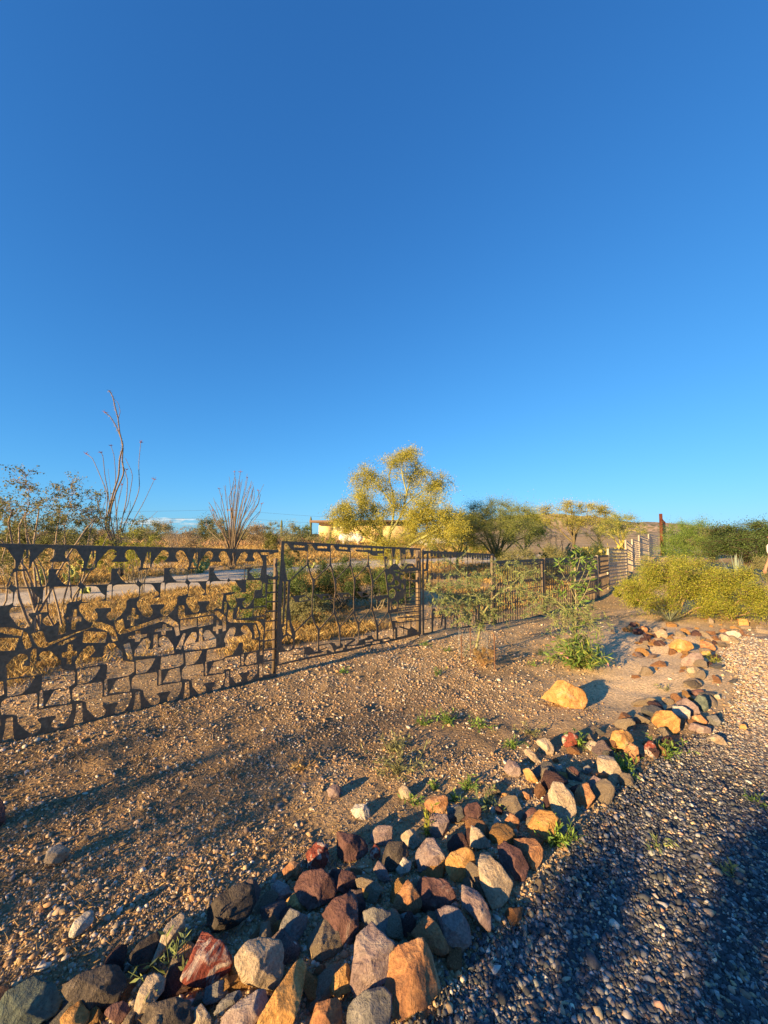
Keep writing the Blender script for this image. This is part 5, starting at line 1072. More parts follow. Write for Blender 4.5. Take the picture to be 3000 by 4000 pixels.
for lab, px, d, w, h, n in [('prickly pear with bright pads seen through the second circle of the nearest panel', 170, 12.5, .9, .55, 26),('prickly pear seen through the third circle of the nearest panel', 290, 12.5, .9, .7, 26),
  ('low prickly pear in the grass, just right of the creosote bushes', 345, 10.5, .5, .3, 10),('prickly pear showing above the nearest panel left of the smaller ocotillo', 785, 16, .95, 1.05, 34),
  ('prickly pear above the left part of the nearest panel', 320, 15, 1.2, 1.15, 34),('small prickly pear behind the top left corner of the forked rib panel', 1215, 19, .6, .5, 14)]:
    prickly(lab, gd(px, d), w, h, n, int(px))
r_ = random.Random(5)
for i in range(26):
    px = 2120+i*13+r_.uniform(-4, 4); prickly('yellowish prickly pear in the long cactus hedge below the hill', gd(px, 26+r_.uniform(-1, 1)), 1.0, r_.uniform(.8, 1.25)+.15, 30, 300+i, col=(.50, .43, .13), Lr=(.18, .3))

# columnar cacti on the skyline
for px, yt, d, lab in [(1100, 2030, 60, 'left one of two distant columnar cacti on the skyline'), (1214, 2017, 58, 'right one of two distant columnar cacti, beside the house')]:
    b = gd(px, d); h = 1.6+(2085-yt)/F*d-b[2]; mb = MB(); n = 20; zz = np.linspace(-.1, h, n); rr = .22*np.clip(1.15-(zz/h)**6, .2, 1)*(.85+.15*np.sin(zz*2)); rr[-1] = .03
    th = np.arange(24)/24*2*math.pi; rad = (1+.10*np.cos(th*12)); V = np.stack([rr[:, None]*rad*np.cos(th), rr[:, None]*rad*np.sin(th), zz[:, None]+0*th], -1).reshape(-1, 3)
    i = np.arange(n-1)[:, None]*24; j = np.arange(24)[None]; q = np.stack([i+j, i+(j+1) % 24, i+24+(j+1) % 24, i+24+j], -1).reshape(-1, 4); mb.add(V, [q], (.13, .15, .08))
    o = mb.build('columnar_cactus', M['bark'], None, True, b); tag(o, lab, 'cactus')

# agaves and a spiky rosette: long tapering leaves
def rosette(name, label, cat, base, n, L, w, col, seed, up=.6, droop=.3):
    r = np.random.default_rng(seed); root = empty(name, base, label, cat)
    mb = MB()
    for k in range(n):
        a = r.uniform(0, 6.28); e = r.uniform(up-.45, up+.5); l = L*r.uniform(.7, 1.1); m = 7; t = np.linspace(0, 1, m); dr = np.array([math.cos(a)*math.cos(e), math.sin(a)*math.cos(e), math.sin(e)]); sd_ = np.array([-math.sin(a), math.cos(a), 0])
        C_ = dr*l*t[:, None]; C_[:, 2] -= droop*l*t**2.5*math.cos(e); ww = w*(1-t)**.6*(.6+.4*np.minimum(t*4, 1)); nn = np.cross(dr, sd_)
        V = np.concatenate([C_+sd_*ww[:, None]/2, C_-nn*ww[:, None]*.15, C_-sd_*ww[:, None]/2]); q = [(i, i+1, m+i+1, m+i) for i in range(m-1)]+[(m+i, m+i+1, 2*m+i+1, 2*m+i) for i in range(m-1)]
        mb.add(V, [q], np.array(col)*r.uniform(.8, 1.15))
    mb.build('leaf_rosette', M['leaf'], root, True); return root
rosette('agave', 'pale blue agave with upright leaves behind the yellow green bush', 'agave', gd(2868, 11.5)+[0, 0, .35], 34, .85, .075, (.30,.36,.28), 1, 1.1, .1)
rosette('agave', 'pale agave with arching leaves, right of the upright one', 'agave', gd(2905, 11.0)+[0, 0, .15], 30, .8, .075, (.34,.39,.28), 2, .6, .5)
rosette('agave', 'thin long leaved plant in front of the bollard wall, top of the slope', 'agave', gd(2600, 14.5)+[0, 0, .2], 14, 1.5, .06, (.42,.42,.2), 3, .5, .5)
rosette('desert_spoon', 'grey green spiky rosette on the sand below the small yellow green bush', 'desert plant', gd(2600, 8.2), 70, .42, .022, (.30,.33,.22), 4, .6, .15)
rosette('desert_spoon', 'small spiky rosette at the left of the larger grey green one', 'desert plant', gd(2560, 8.9), 30, .35, .02, (.26,.29,.2), 5, .7, .15)

# ------------------------------------------------------------------ saplings in the foreground strip
def twig_leaves(mb_leaf, T, rng, cols, l, asp, dens, pair=True):
    """narrow leaflets set along a twig"""
    n = int(dens); t = rng.uniform(.1, 1, n)*(len(T)-1.001); a = t.astype(int); f = (t-a)[:, None]; P = T[a]*(1-f)+T[a+1]*f; D = T[a+1]-T[a]; D /= np.linalg.norm(D, axis=1)[:, None]+1e-9
    s = np.cross(D, rng.normal(size=(n, 3))); s /= np.linalg.norm(s, axis=1)[:, None]+1e-9; d = s+D*.8; d[:, 2] -= .1; d /= np.linalg.norm(d, axis=1)[:, None]
    L = rng.uniform(*l, n)[:, None]; e = np.cross(d, rng.normal(size=(n, 3))); e /= np.linalg.norm(e, axis=1)[:, None]+1e-9
    V = np.stack([P, P+d*L*.45+e*L*asp*.5, P+d*L, P+d*L*.45-e*L*asp*.5], 1).reshape(-1, 3)
    c = np.array(cols)[rng.integers(0, len(cols), n)]*rng.uniform(.8, 1.25, (n, 1)); mb_leaf.add(V, [np.arange(4*n).reshape(n, 4)], np.repeat(c, 4, 0))
def sapling(name, label, base, limbs, d0, style, seed, lf, asp, dens, sub, bark, sl=(.15, .35), names=('stem', 'foliage')):
    rng = np.random.default_rng(seed); root = empty(name, base, label, 'tree', None); mb = MB(); ml = MB()
    for pts, r, dy in limbs:
        n = len(pts); P = np.array([at(x, y, d0+dy*i/(n-1))-base for i, (x, y) in enumerate(pts)]); t = np.linspace(0, n-1, 5*n); a = np.clip(t.astype(int), 0, n-2); f = (t-a)[:, None]; Q = P[a]*(1-f)+P[a+1]*f
        for _ in range(2): Q[1:-1] = (Q[:-2]+2*Q[1:-1]+Q[2:])/4
        mb.tube(Q, np.linspace(r, r*.3, len(Q)), 6, bark); L0 = np.linalg.norm(np.diff(Q, axis=0), axis=1).sum()
        for k in range(int(sub*L0)):
            j = rng.integers(len(Q)//4, len(Q)); v = rng.normal(size=3); v[2] *= .8; v /= np.linalg.norm(v); L = rng.uniform(*sl)
            Tt = wob(rng, Q[j], Q[j]+v*L, 6, .07, (0, 0, .06)); mb.tube(Tt, np.linspace(.0035, .0012, 6), 4, np.array(bark)*1.1, False); twig_leaves(ml, Tt, rng, LEAFC[style], lf, asp, dens*L/.25)
        twig_leaves(ml, Q[len(Q)//2:], rng, LEAFC[style], lf, asp, dens)
    mb.build(names[0], M['bark'], root, True); ml.build(names[1], M['leaf'], root); return root
bs = gp(1856, 2553)
sapling('mesquite_sapling', 'feathery mesquite sapling with spreading branches, inside the wire cage', bs, [([(1856,2556),(1868,2490),(1880,2440),(1885,2400)], .022, .05),([(1885,2400),(1870,2330),(1810,2290),(1740,2285),(1655,2300)], .012, -.3),([(1885,2400),(1900,2330),(1850,2270),(1790,2230),(1760,2190)], .010, .3),
  ([(1885,2400),(1930,2330),(1990,2290),(2060,2310),(2120,2330),(2170,2340),(2230,2400)], .013, -.2),([(1885,2400),(1840,2350),(1790,2360),(1750,2400)], .009, -.3),([(1990,2290),(2050,2240),(2110,2230)], .007, .2),([(2120,2330),(2180,2370),(2260,2420),(2310,2450)], .008, -.2),
  ([(1900,2330),(1950,2270),(1960,2220)], .008, .2),([(1880,2440),(1850,2400),(1820,2420)], .007, -.2),([(1885,2400),(1930,2380),(1970,2400)], .007, .2),([(2060,2310),(2080,2360),(2150,2400)], .007, -.1),([(1870,2330),(1800,2320),(1720,2350)], .006, .1)], bs[1], 'mesquite', 5, (.03, .065), .2, 30, 26, (.26,.25,.12))
bs2 = gp(2252, 2590)
sapling('leafy_sapling', 'upright leafy sapling tied to a pale stake, rising above the oleander', bs2, [([(2252,2590),(2250,2480),(2250,2380),(2248,2280),(2250,2160)], .010, 0),([(2250,2350),(2220,2280),(2190,2230),(2178,2185)], .006, -.1),([(2250,2330),(2290,2260),(2320,2180)], .006, .1),([(2250,2380),(2290,2310),(2310,2250)], .006, -.1),([(2250,2400),(2210,2340),(2180,2290)], .006, .1),
  ([(2250,2280),(2235,2220),(2225,2180)], .005, 0),([(2250,2240),(2265,2190),(2268,2150)], .005, 0),([(2250,2300),(2280,2240),(2290,2200)], .005, .1)], bs2[1], 'bright', 6, (.06, .10), .26, 13, 10, (.3,.28,.15), (.06, .16))
sapling('mesquite_sapling', 'low feathery sapling drooping over the oleander', bs2+[.05, .1, 0], [([(2262,2585),(2255,2500),(2240,2430),(2190,2400),(2150,2440)], .009, -.1),([(2240,2430),(2290,2410),(2330,2460),(2355,2480)], .007, -.2),([(2255,2500),(2300,2470),(2330,2490)], .006, -.1),([(2240,2430),(2220,2370),(2160,2360)], .006, .1),([(2240,2430),(2270,2370),(2300,2380)], .006, 0),([(2190,2400),(2200,2450),(2180,2500)], .005, -.1)], bs2[1]+.05, 'mesquite', 7, (.035, .07), .2, 14, 18, (.26,.22,.12))
def stake(label, px, py0, py1, w, col, name='stake'):
    b = gp(px, py0); m = MB(); h = 1.6+(2085-py1)/F*b[1]-b[2]; m.tube([(0, 0, -.1), (.004, 0, h*.5), (0, 0, h)], w, 7, col); tag(m.build(name, M['bark'], None, True, b), label, name)
stake('thin pale stake behind the upright leafy sapling', 2255, 2588, 2215, .008, (.55,.42,.25))
for lab, px, y0, y1 in [('leftmost of the three rusty rods around the wire cage', 1802, 2594, 2475), ('middle rusty rod of the wire cage', 1838, 2570, 2448), ('rightmost rusty rod, by the brown tumbleweed', 1932, 2618, 2470)]: stake(lab, px, y0, y1, .009, (.16,.085,.055), 'rusty_rod')
stake('short dark pipe stub standing on the sand behind the low sapling', 2302, 2430, 2395, .012, (.10,.06,.05), 'pipe_stub')
# chicken wire cage
def cage():
    c = gp(1848, 2560); root = empty('wire_cage', c, 'round chicken wire cage around the mesquite sapling', 'wire cage'); mb = MB(); Rr = .19; hx = .042; H0 = .36; nc = int(2*math.pi*Rr/hx)
    for i in range(nc):
        for k in range(int(H0/(hx*.86))):
            a = (i+.5*(k % 2))*2*math.pi/nc; z = k*hx*.86
            p = lambda da, dz: np.array([Rr*math.cos(a+da), Rr*math.sin(a+da), z+dz]); h2 = math.pi/nc
            for q in ((p(0, 0), p(0, hx*.45)), (p(0, hx*.45), p(h2, hx*.86)), (p(0, hx*.45), p(-h2, hx*.86))): mb.tube(q, .0011, 3, (.35,.34,.32), False)
    mb.build('wire_mesh', M['plain'], root)
cage()
plant('tumbleweed', 'round brown dry tumbleweed at the foot of the caged sapling', 'bush', gp(1890, 2600), .34, .24, 'dry', 71, 40, 3500, (.012, .025), .2, None, .004, (.30,.17,.08), low=.0, clump=.3)
def flowers(root, rng, LP):
    for k in range(6):
        T_, L_ = LP[rng.integers(len(LP))]; fb = MB()
        for _ in range(5):
            a = rng.normal(size=3); a /= np.linalg.norm(a); b = np.cross(a, rng.normal(size=3)); b /= np.linalg.norm(b); p = T_[-1]+rng.normal(0, .012, 3)+[0, 0, .02]
            fb.add([p, p+a*.012+b*.009, p+a*.024, p+a*.012-b*.009], [[(0, 1, 2, 3)]], (.75, .28, .35))
        fb.build('pink_flower', M['leaf'], root)
def oleander():
    rng = np.random.default_rng(8); b = gp(2262, 2606); root = empty('oleander', b, 'leafy oleander bush with pink flowers beneath the upright sapling', 'bush'); mb = MB(); ml = MB(); LP = []
    for i in range(46):
        v = rng.normal(size=3)*[1, 1, .5]; v[2] = abs(v[2])+.35; v /= np.linalg.norm(v); T_ = wob(rng, (rng.normal(0, .03), rng.normal(0, .03), 0), v*rng.uniform(.26, .44)*[1, 1, 1.15], 7, .05, (0, 0, .08)); mb.tube(T_, np.linspace(.006, .003, 7), 4, (.24,.22,.1)); twig_leaves(ml, T_, rng, LEAFC['oleander'], (.07, .12), .16, 26); LP.append((T_, .1))
    mb.build('stem', M['bark'], root, True); ml.build('foliage', M['leaf'], root); flowers(root, rng, LP)
oleander()

# small weeds and grass tufts, each a plant of its own
def weed(label, px, py, w, h, style, seed, n=60, l=(.02, .045), name='weed', asp=.25, group=None):
    b = gp(px, py); rng = np.random.default_rng(seed); mb = MB()
    for i in range(max(5, n//7)):
        v = rng.normal(size=3)*[w/2, w/2, h*.25]; v[2] = abs(v[2])+h*.55; T_ = wob(rng, (rng.normal(0, w*.08), rng.normal(0, w*.08), -.005), v, 5, .08); mb.tube(T_, np.linspace(.0022, .001, 5), 3, np.array(LEAFC[style][0])*.8, False); twig_leaves(mb, T_, rng, LEAFC[style], l, asp, 9)
    o = mb.build(name, M['leaf'], None, False, b); tag(o, label, 'plant', group)
WE = [('bright green weed clump at the gravel edge below the broad orange brown rock',2170,3290,.13,.10,'bright',160),('green weeds at the right of the leaning tan and pink rock',2450,3010,.14,.10,'bright',120),('green weeds beside the small rusty red rock',2600,2950,.16,.12,'bright',110),('green tuft between the rosy rock and bright tan wedge',2262,2915,.11,.09,'bright',90),
 ('grey green branching weed at the back of the border, below the pointed tan stones',1905,3150,.16,.08,'mesquite',60),('small upright green tuft left of the grey green branching weed',1830,3085,.08,.09,'bright',60),('green tuft growing in front of the pebble crusted rock',1770,3130,.06,.06,'bright',40),('yellowish weed growing over the bulging pinkish grey rock',1668,3265,.06,.13,'gold',50),
 ('green tuft on the dirt behind the pebble crusted rock',1620,3140,.06,.06,'bright',40),('small green weed above the tan rock on the dirt',1700,3085,.05,.06,'bright',40),('largest green weed on the shaded dirt in the middle',1560,3020,.26,.14,'olive',240),('weed patch directly above the largest green weed',1540,2930,.2,.10,'olive',150),
 ('leafy green weed left of the golden boulder, nearest the centre',1745,2820,.18,.09,'bright',150),('sparse green weed right of the leafy one',1880,2840,.16,.07,'bright',90),('small weed in the dirt left of the leafy green one',1660,2830,.12,.07,'bright',70),('grey green leafed weed among the rocks at the lower left',690,3850,.13,.11,'mesquite',90),
 ('pale green sprig on the dark gravel, upper one',2570,3310,.09,.05,'mesquite',40),('pale green sprig on the dark gravel, near the right edge',2870,3420,.06,.05,'mesquite',30),('green weed on the gravel at the right edge below the sunny part',2970,3145,.10,.04,'bright',40),('green tuft at the dirt side left of the flat tan rock',2000,2925,.12,.07,'bright',80),
 ('green sprig near the foot of the forked rib panel',1340,2630,.10,.08,'bright',50),('green sprig on the dirt right of the forked rib panel',1660,2525,.12,.08,'bright',60),('yellow green sprig left of the rusty rods',1750,2545,.11,.07,'bright',50),('yellow green sprig on the dirt in front of the cage',1705,2635,.11,.07,'bright',50),
 ('dark green sprig between the tumbleweed and oleander',2115,2560,.10,.08,'darkgreen',60),('green sprig left of the oleander foot',2085,2600,.10,.06,'bright',50),('green weed on the gravel at the foot of the far row rocks',2780,2590,.2,.12,'gold',90),('low green weed on the smooth sand edge left of the bend',2600,2700,.12,.05,'olive',40),
 ('dim green weed on the dirt below the golden boulder',2060,2860,.14,.07,'olive',70),('pale weed in the dark dirt at the left of the mauve brown rock',1180,3010,.12,.08,'dry',70)]
for k, (lab, px, py, w, h, stl, n) in enumerate(WE): weed(lab, px, py, w, h, stl, 500+k, n)
# dry grass: uncountable
def blades(name, label, x, y, hgt, cols, seed, wdt=.004, per=7, spread=.03, lean=.45):
    rng = np.random.default_rng(seed); n = len(x)*per; X = np.repeat(x, per)+rng.normal(0, spread, n); Y = np.repeat(y, per)+rng.normal(0, spread, n); Hh = np.repeat(hgt, per)*rng.uniform(.5, 1.2, n)
    Z = H(X, Y)-.005; a = rng.uniform(0, 6.28, n); d = rng.normal(0, lean, (n, 2))*Hh[:, None]; w = wdt*np.maximum(1, np.hypot(X, Y)/6)
    ox, oy = np.cos(a)*w, np.sin(a)*w
    V = np.stack([np.stack([X-ox, Y-oy, Z], -1), np.stack([X+ox, Y+oy, Z], -1), np.stack([X+d[:, 0]*.45+ox*.6, Y+d[:, 1]*.45+oy*.6, Z+Hh*.6], -1), np.stack([X+d[:, 0], Y+d[:, 1], Z+Hh*.95], -1)], 1).reshape(-1, 3)
    i = np.arange(n)*4; f = np.concatenate([np.stack([i, i+1, i+2], -1), np.stack([i, i+2, i+3], -1)]); c = np.array(cols)[rng.integers(0, len(cols), n)]*rng.uniform(.7, 1.2, (n, 1))
    tag(link(name, mesh_np(name, V, [f], np.repeat(c, 4, 0)), M['grass']), label, 'grass', None, 'stuff')
def grass():
    rng = np.random.default_rng(14); DRY = [(.52,.36,.13),(.46,.30,.10),(.40,.25,.10),(.56,.42,.18)]
    BRH = lambda x, d: .35+.9*np.clip((fbm(x*.12, d*.12, 47, 3)-.3)*2.2, 0, 1)
    roadP = np.array([(-26, 5), (-15, 7.6), (-9.5, 9.3), (-7.4, 12), (-4.7, 17.2), (0, 21.6), (6.6, 27), (18, 33)])
    u = rng.uniform(0, 1, 60000); r = 5.5*(60/5.5)**u; th = rng.uniform(-.9, .75, len(u)); x, y = r*np.sin(th), r*np.cos(th)
    fence = (y-2.82) > 1.02*(x+2.82)+1.4; k = fence & (segdist(x, y, roadP) > 1.75) & (x < 9) & (rng.uniform(0, 1, len(x)) < np.clip((fbm(x*.35, y*.35, 31)-.34)*5, .03, 1)); x, y = x[k], y[k]
    blades('dry_grass', 'golden dry grass between the fence and the skyline', x, y, rng.uniform(.05, .2, len(x))*np.clip(np.hypot(x, y)/14, .7, 2.2), DRY, 3, .003, 9, .05)
    x, y = polar(rng, 11000, 1.3, 8, 1.3, -.95, .5); k = (x < drive_x(y)-.5) & (fbm(x*.9, y*.9, 91, 3)+rng.normal(0, .05, len(x)) > .50); x, y = x[k], y[k]
    blades('dry_grass', 'short dry grass wisps in the dirt in front of the fence', x, y, rng.uniform(.008, .032, len(x)), [(.42,.28,.12),(.36,.24,.12),(.5,.36,.18),(.26,.20,.10)], 4, .0008, 6, .022, .9)
    n = 5200; px = rng.uniform(520, 1330, n); d = rng.uniform(42, 85, n); x = (px-1500)/F*d; k = (rng.uniform(0, 1, n) < np.clip((px-540)/300, .3, 1)); x, d = x[k], d[k]
    blades('dry_grass', 'tall tan dry brush along the skyline left of the house', x, d, rng.uniform(.5, 1.1, len(x))*BRH(x, d), [(.50,.32,.17),(.44,.28,.15),(.56,.38,.20)], 5, .004, 9, .3, .3)
grass()

# ------------------------------------------------------------------ house, tank, parked pickup
def boxes(name, mat, parent, items):
    m = MB()
    for c, d, col in items: m.box(c, d, None, col)
    return m.build(name, M[mat], parent)
def house():
    d = 50.0; xl = (1246-1500)/F*d; xr = (1622-1500)/F*d; z0 = .38; zt = 1.6+(2085-2042)/F*d; w = xr-xl
    root = empty('house', (xl, d, z0), 'low tan house with flat overhanging roof behind the yellow tree', 'house')
    hh = zt-z0; TAN = (.80, .60, .30); wx0 = (1296-1246)/F*d; wx1 = (1353-1246)/F*d; wz0 = (2122-2074)/F*d; wz1 = (2122-2046)/F*d
    # front wall built round the window opening
    items = [((wx0/2, .15, hh/2), (wx0, .3, hh), TAN), (((wx1+w)/2, .15, hh/2), (w-wx1, .3, hh), TAN), (((wx0+wx1)/2, .15, wz0/2), (wx1-wx0, .3, wz0), TAN), (((wx0+wx1)/2, .15, (wz1+hh)/2), (wx1-wx0, .3, hh-wz1), TAN),
             ((.15, 4.3, hh/2), (.3, 8.0, hh), TAN), ((w-.15, 4.3, hh/2), (.3, 8.0, hh), TAN), ((w/2, 8.45, hh/2), (w, .3, hh), TAN)]
    boxes('wall', 'plain', root, items)
    m = MB(); x0, x1 = -1.0, w+1.6; zs = lambda x: hh+.02+.03*min(max((x-x0)/4, 0), 1)*4*.5
    V = [(x0, -1.3, zs(x0)), (x1, -1.3, zs(x1)), (x1, 9.6, zs(x1)+.1), (x0, 9.6, zs(x0)+.1)]; V = V+[(a, b, c+.26) for a, b, c in V]
    m.add(V, [[(3, 2, 1, 0), (4, 5, 6, 7), (0, 1, 5, 4), (1, 2, 6, 5), (2, 3, 7, 6), (3, 0, 4, 7)]], (.16, .11, .08)); rf = m.build('roof', M['plain'], root)
    boxes('vent', 'plain', rf, [((2.3, 1.2, hh+.5), (.9, .7, .22), (.25, .2, .15))])
    wn = boxes('window', 'plain', root, [(((wx0+wx1)/2, .12, wz1-.03), (wx1-wx0, .1, .06), (.7, .66, .55)), (((wx0+wx1)/2, .12, wz0+.03), (wx1-wx0, .1, .06), (.7, .66, .55)), ((wx0+.03, .12, (wz0+wz1)/2), (.06, .1, wz1-wz0-.12), (.7, .66, .55)), ((wx1-.03, .12, (wz0+wz1)/2), (.06, .1, wz1-wz0-.12), (.7, .66, .55)), (((wx0+wx1)/2, .12, (wz0+wz1)/2), (.06, .09, wz1-wz0-.12), (.7, .66, .55))])
    boxes('blind', 'plain', wn, [(((wx0+wx1)/2-.46, .2, (wz0+wz1)/2), (.82, .03, wz1-wz0-.12), (.66, .60, .44)), (((wx0+wx1)/2+.46, .2, (wz0+wz1)/2), (.82, .03, wz1-wz0-.12), (.72, .66, .50))])
    dr = boxes('door', 'plain', root, [((w*.62, -.02, 1.02), (.95, .06, 2.04), (.25, .15, .09))]); boxes('handle', 'plain', dr, [((w*.62+.38, -.07, 1.0), (.04, .05, .12), (.5, .5, .5))])
    # carport posts on the right
    boxes('post', 'plain', root, [((w+1.35, -1.0, hh/2), (.14, .14, hh), (.3, .2, .12))])
house()
def tank():
    d = 46.0; c = gd(1371, d); root = empty('propane_tank', c, 'white horizontal gas tank on short legs beside the tan house', 'tank'); L = 95/F*d; Rr = .5; zc = 1.6-(2100-2085)/F*d-c[2]; zc = max(zc, .75)
    m = MB(); n = 22; u = np.linspace(-1, 1, n); x = np.where(np.abs(u) < .72, u*L/2, np.sign(u)*(L/2*.72+(L/2*.28)*np.sin((np.abs(u)-.72)/.28*math.pi/2))); r = np.where(np.abs(u) < .72, Rr, Rr*np.cos(np.clip((np.abs(u)-.72)/.28, 0, 1)*math.pi/2)+.01)
    m.tube(np.stack([x, 0*x, 0*x+zc], -1), r, 24, (.78, .76, .72)); m.build('tank_body', M['plain'], root, True)
    m = MB(); m.tube([(0, 0, zc+Rr-.05), (0, 0, zc+Rr+.15), (0, 0, zc+Rr+.2)], [.22, .2, .08], 14, (.7, .68, .62)); m.build('valve_cover', M['plain'], root, True)
    for sx in (-1, 1): boxes('leg', 'plain', root, [((sx*L*.3, 0, (zc-Rr)/2), (.18, .7, zc-Rr+.2), (.55, .52, .48))])
tank()
def pickup():
    d = 42.0; c = gd(1712, d); root = empty('pickup_truck', c, 'old pale pickup truck parked in shade right of the house, half hidden by branches', 'truck')
    Lx = 4.6; P = np.array([(-2.3,.45),(-2.3,.95),(-.9,1.02),(-.75,1.05),(-.35,1.62),(.85,1.66),(1.0,1.05),(2.25,1.02),(2.3,.5)]); m = MB()
    def prism(poly, y0, y1, col):
        n = len(poly); V = [(x, y0, z) for x, z in poly]+[(x, y1, z) for x, z in poly]; m.add(V, [[(i, (i+1) % n, n+(i+1) % n, n+i) for i in range(n)]], col); m.add(V, [[tuple(range(n))[::-1]]], col); m.add(V, [[tuple(range(n, 2*n))]], col)
    prism([tuple(p) for p in P], -.85, .85, (.55, .53, .5)); m.build('body', M['plain'], root)
    m = MB(); prism([(-.68, 1.08), (-.32, 1.55), (.2, 1.58), (.2, 1.08)], -.856, .856, (.03, .035, .04)); prism([(.28, 1.08), (.28, 1.58), (.78, 1.58), (.88, 1.08)], -.856, .856, (.03, .035, .04)); m.build('side_window', M['plain'], root)
    for x in (-1.45, 1.4):
        for y in (-.78, .78):
            m = MB(); m.tube([(x, y-.12, .36), (x, y+.12, .36)], .36, 18, (.03, .03, .03)); w = m.build('wheel', M['plain'], root, True)
            m = MB(); m.tube([(x, y-.135, .36), (x, y+.135, .36)], .2, 14, (.45, .44, .42)); m.build('rim', M['plain'], w)
    boxes('tail_light', 'plain', root, [((2.31, -.7, .85), (.03, .16, .22), (.5, .03, .02))]); boxes('headlight', 'plain', root, [((-2.31, -.6, .8), (.03, .26, .16), (.7, .7, .65))]); boxes('bumper', 'plain', root, [((2.36, 0, .52), (.12, 1.6, .16), (.4, .4, .4))])
pickup()
# utility pole and wires
def pole():
    d = 72.0; b = gd(903, d); root = empty('utility_pole', b, 'brown utility pole with a grey transformer, behind the shorter ocotillo', 'pole'); h = 1.6+(2085-1982)/F*d-b[2]
    m = MB(); m.tube([(0, 0, -.3), (0, 0, h)], [.17, .12], 10, (.36, .22, .12)); m.build('pole_shaft', M['bark'], root, True); m = MB(); m.box((0, 0, h-.5), (1.8, .12, .14), None, (.3, .2, .12)); m.build('crossarm', M['bark'], root)
    m = MB(); m.tube([(.5, -.1, h-2.6), (.5, -.1, h-1.7)], .25, 12, (.42, .43, .42)); m.build('transformer', M['plain'], root, True)
    for k, (z, dz) in enumerate([(h-.4, .9), (h-1.9, .7)]):
        for sx, ex, ey, ez in ((-1, -70, -12, z+.6), (1, 46, 14, z-.8)):
            A = b+[0, 0, z]; B = b+[ex, ey, ez]; t = np.linspace(0, 1, 24)[:, None]; Q = A+(B-A)*t; Q[:, 2] -= 4*dz*(t[:, 0]*(1-t[:, 0])); m = MB(); m.tube(Q, .014, 4, (.08, .08, .09), False)
            o = m.build('power_line', M['plain'], None, False); tag(o, ['upper', 'lower'][k]+(' power line running left from the utility pole' if sx < 0 else ' power line running right from the utility pole'), 'wire')
pole()
# low clouds on the left horizon
def clouds():
    m, n, b = new_mat('cloud'); b.inputs['Base Color'].default_value = (.75, .78, .85, 1); b.inputs['Roughness'].default_value = 1; b.inputs['Specular IOR Level'].default_value = 0
    lw = n.nodes.new('ShaderNodeLayerWeight'); lw.inputs[0].default_value = .35; r = ramp(n, lw.outputs['Facing'], [(.2, (.16,)*3), (.8, (0,)*3)]); n.links.new(r.outputs[0], b.inputs['Alpha'])
    rng = np.random.default_rng(2); d = 7000.0
    for px, py, w, h, lab in [(640, 2034, 170, 22, 'largest soft low cloud on the left horizon'), (735, 2029, 90, 8, 'thin streak of cloud left of the shorter ocotillo'), (560, 2042, 160, 24, 'grey low cloud behind the tall ocotillo'), (760, 2046, 120, 12, 'faint cloud bank just above the skyline brush')]:
        c = at(px, py, d); D, Fc = SPH[4]; V = D*np.array([w, w*.5, h])/F*d*.5; V = V*(1+.3*noise3(D, int(px), 3.0)[:, None]); o = link('cloud', mesh_np('cloud', V, [Fc], None, True), m, None, c); tag(o, lab, 'cloud', None, 'structure')
clouds()

# ------------------------------------------------------------------ people
def skin_body(name, pts, edges, mat, parent, sub=2):
    me = bpy.data.meshes.new(name); me.from_pydata([p[0] for p in pts], edges, []); o = link(name, me, mat, parent)
    sk = o.modifiers.new('skin', 'SKIN'); sk.use_smooth_shade = True
    for v, p in zip(me.skin_vertices[0].data if me.skin_vertices else [], pts): pass
    if not me.skin_vertices:
        bpy.context.view_layer.objects.active = o
    for i, p in enumerate(pts):
        sv = me.skin_vertices[0].data[i]; sv.radius = p[1] if isinstance(p[1], tuple) else (p[1], p[1]); sv.use_root = (i == 0)
    s2 = o.modifiers.new('sub', 'SUBSURF'); s2.levels = sub; s2.render_levels = sub
    return o
def flat_mat(name, c, rough=.8):
    m, n, b = new_mat(name); g = n.nodes.new('ShaderNodeNewGeometry'); t = noise_node(n, 9, 4, .6, g.outputs['Position']); r = ramp(n, t.outputs[0], [(.3, tuple(v*.85 for v in c)), (.7, tuple(v*1.08 for v in c))]); n.links.new(r.outputs[0], b.inputs['Base Color']); b.inputs['Roughness'].default_value = rough; return m
M['skin'] = flat_mat('skin', (.42, .24, .16), .6); M['hair'] = flat_mat('hair', (.035, .022, .016), .5); M['shirt'] = flat_mat('shirt', (.66, .60, .52)); M['trousers'] = flat_mat('trousers', (.05, .055, .075)); M['shoe'] = flat_mat('shoe', (.08, .06, .05))
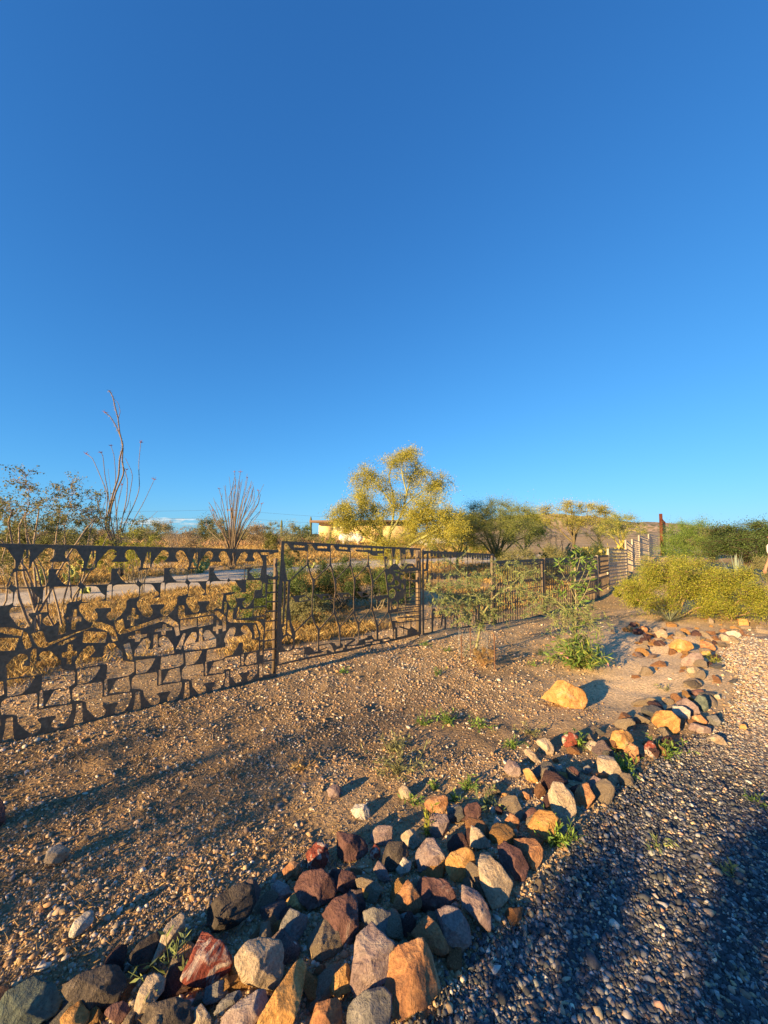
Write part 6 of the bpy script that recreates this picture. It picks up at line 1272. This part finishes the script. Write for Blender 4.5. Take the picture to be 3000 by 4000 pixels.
def person(loc, heading, label, arms='down', shirt='shirt'):
    root = empty('person', loc, label, 'person'); root.rotation_euler = (0, 0, heading)
    # faces +Y before turning
    if arms == 'down': AR = lambda s: [(s*.20, 0, 1.40), (s*.25, -.02, 1.13), (s*.25, .06, .90), (s*.25, .09, .80)]
    else: AR = lambda s: [(s*.20, 0, 1.40), (s*.23, .10, 1.20), (s*.10, .30, 1.38), (s*.06, .36, 1.46)]
    pts = [((0, 0, .95), (.15, .11)), ((0, 0, 1.12), (.125, .095)), ((0, .01, 1.30), (.155, .11)), ((0, 0, 1.42), (.12, .08)), ((0, .0, 1.49), .055), ((0, .02, 1.56), .06), ((0, .03, 1.64), (.078, .095)), ((0, .02, 1.72), (.065, .08))]
    ed = [(i, i+1) for i in range(7)]
    for s in (-1, 1):
        k = len(pts); a = AR(s); pts += [(a[0], .055), (a[1], .042), (a[2], .03), (a[3], .028)]; ed += [(3, k), (k, k+1), (k+1, k+2), (k+2, k+3)]
        # five fingers, unequal and bent
        h0 = np.array(a[3]); f0 = np.array(a[3])-np.array(a[2]); f0 /= np.linalg.norm(f0); side = np.array([0, 1.0, 0]) if arms == 'down' else np.array([0, 0, 1.0]); inw = np.array([-s*1.0, 0, 0])
        for q, (o_, l_) in enumerate([(-.027, .062), (-.009, .075), (.009, .08), (.027, .072)]):
            b0 = h0+f0*.035+side*o_; b1 = b0+f0*l_*.5+inw*.008; b2 = b1+f0*l_*.45+inw*.03; kk = len(pts); pts += [(tuple(b0), .0085), (tuple(b1), .0085), (tuple(b2), .007)]; ed += [(k+3, kk), (kk, kk+1), (kk+1, kk+2)]
        t0 = h0+side*.03+inw*.01; t1 = t0+side*.025+f0*.03; kk = len(pts); pts += [(tuple(t0), .010), (tuple(t1), .009)]; ed += [(k+2, kk), (kk, kk+1)]
        k = len(pts); pts += [((s*.095, 0, .86), .095), ((s*.105, .015, .50), .06), ((s*.11, -.01, .10), .04), ((s*.115, .09, .04), (.04, .03)), ((s*.12, .17, .03), (.035, .022))]; ed += [(0, k), (k, k+1), (k+1, k+2), (k+2, k+3), (k+3, k+4)]
    skin_body('body', pts, ed, M['skin'], root)
    # shirt, trousers, hair, shoes
    sp = [((0, 0, .93), (.175, .13)), ((0, 0, 1.12), (.15, .118)), ((0, .01, 1.30), (.178, .13)), ((0, 0, 1.42), (.14, .095)), ((0, 0, 1.465), .062)]; se = [(i, i+1) for i in range(4)]
    for s in (-1, 1):
        a = AR(s); k = len(sp); mid = tuple(np.array(a[0])*.25+np.array(a[1])*.75); sp += [(a[0], .073), (mid, .064)]; se += [(3, k), (k, k+1)]
    skin_body('shirt', sp, se, M[shirt], root)
    tp = [((0, 0, .98), (.165, .125)), ((0, 0, .90), (.165, .125))]; te = [(0, 1)]
    for s in (-1, 1): k = len(tp); tp += [((s*.095, 0, .80), .11), ((s*.105, .01, .50), .078), ((s*.11, -.01, .12), .06)]; te += [(1, k), (k, k+1), (k+1, k+2)]
    skin_body('trousers', tp, te, M['trousers'], root)
    D, Fc = SPH[4]; hv = D*np.array([.094, .112, .10]); hv = hv*(1+.04*noise3(D, 5, 9)[:, None]); hv = np.where((D[:, 1:2] > .35) & (D[:, 2:3] < .35), hv*.8, hv)+np.array([0, .005, 1.675]); link('hair', mesh_np('hair', hv, [Fc], None, True), M['hair'], root)
    for s in (-1, 1):
        m = MB(); m.tube([(s*.115, -.07, .05), (s*.115, .0, .06), (s*.118, .10, .045), (s*.12, .19, .035)], [.042, .055, .048, .03], 12); m.build('shoe', M['shoe'], root, True)
        m = MB(); m.tube([(s*.08, .02, 1.655), (s*.094, .01, 1.65)], [.028, .018], 8); m.build('ear', M['skin'], root, True)
        m = MB(); m.tube([(s*.03, .105, 1.66), (s*.03, .122, 1.66)], [.013, .008], 8, (.1, .1, .1)); m.build('eye', M['hair'], root, True)
    m = MB(); m.tube([(0, .10, 1.665), (0, .135, 1.625), (0, .115, 1.615)], [.008, .015, .008], 8); m.build('nose', M['skin'], root, True)
    m = MB(); m.tube([(-.025, .112, 1.59), (0, .12, 1.588), (.025, .112, 1.59)], [.004, .007, .004], 8); m.build('mouth', M['shirt'] if False else M['skin'], root, True)
    return root
person((10.03, 9.9, Hs(10.03, 9.9)-.02), R(20), 'person in a cream shirt with dark hair, seen from behind at the right edge')
person((-.12, -.42, Hs(-.12, -.42)), 0, 'person taking the photo, seen only as the long shadow at the right', 'up', 'trousers')
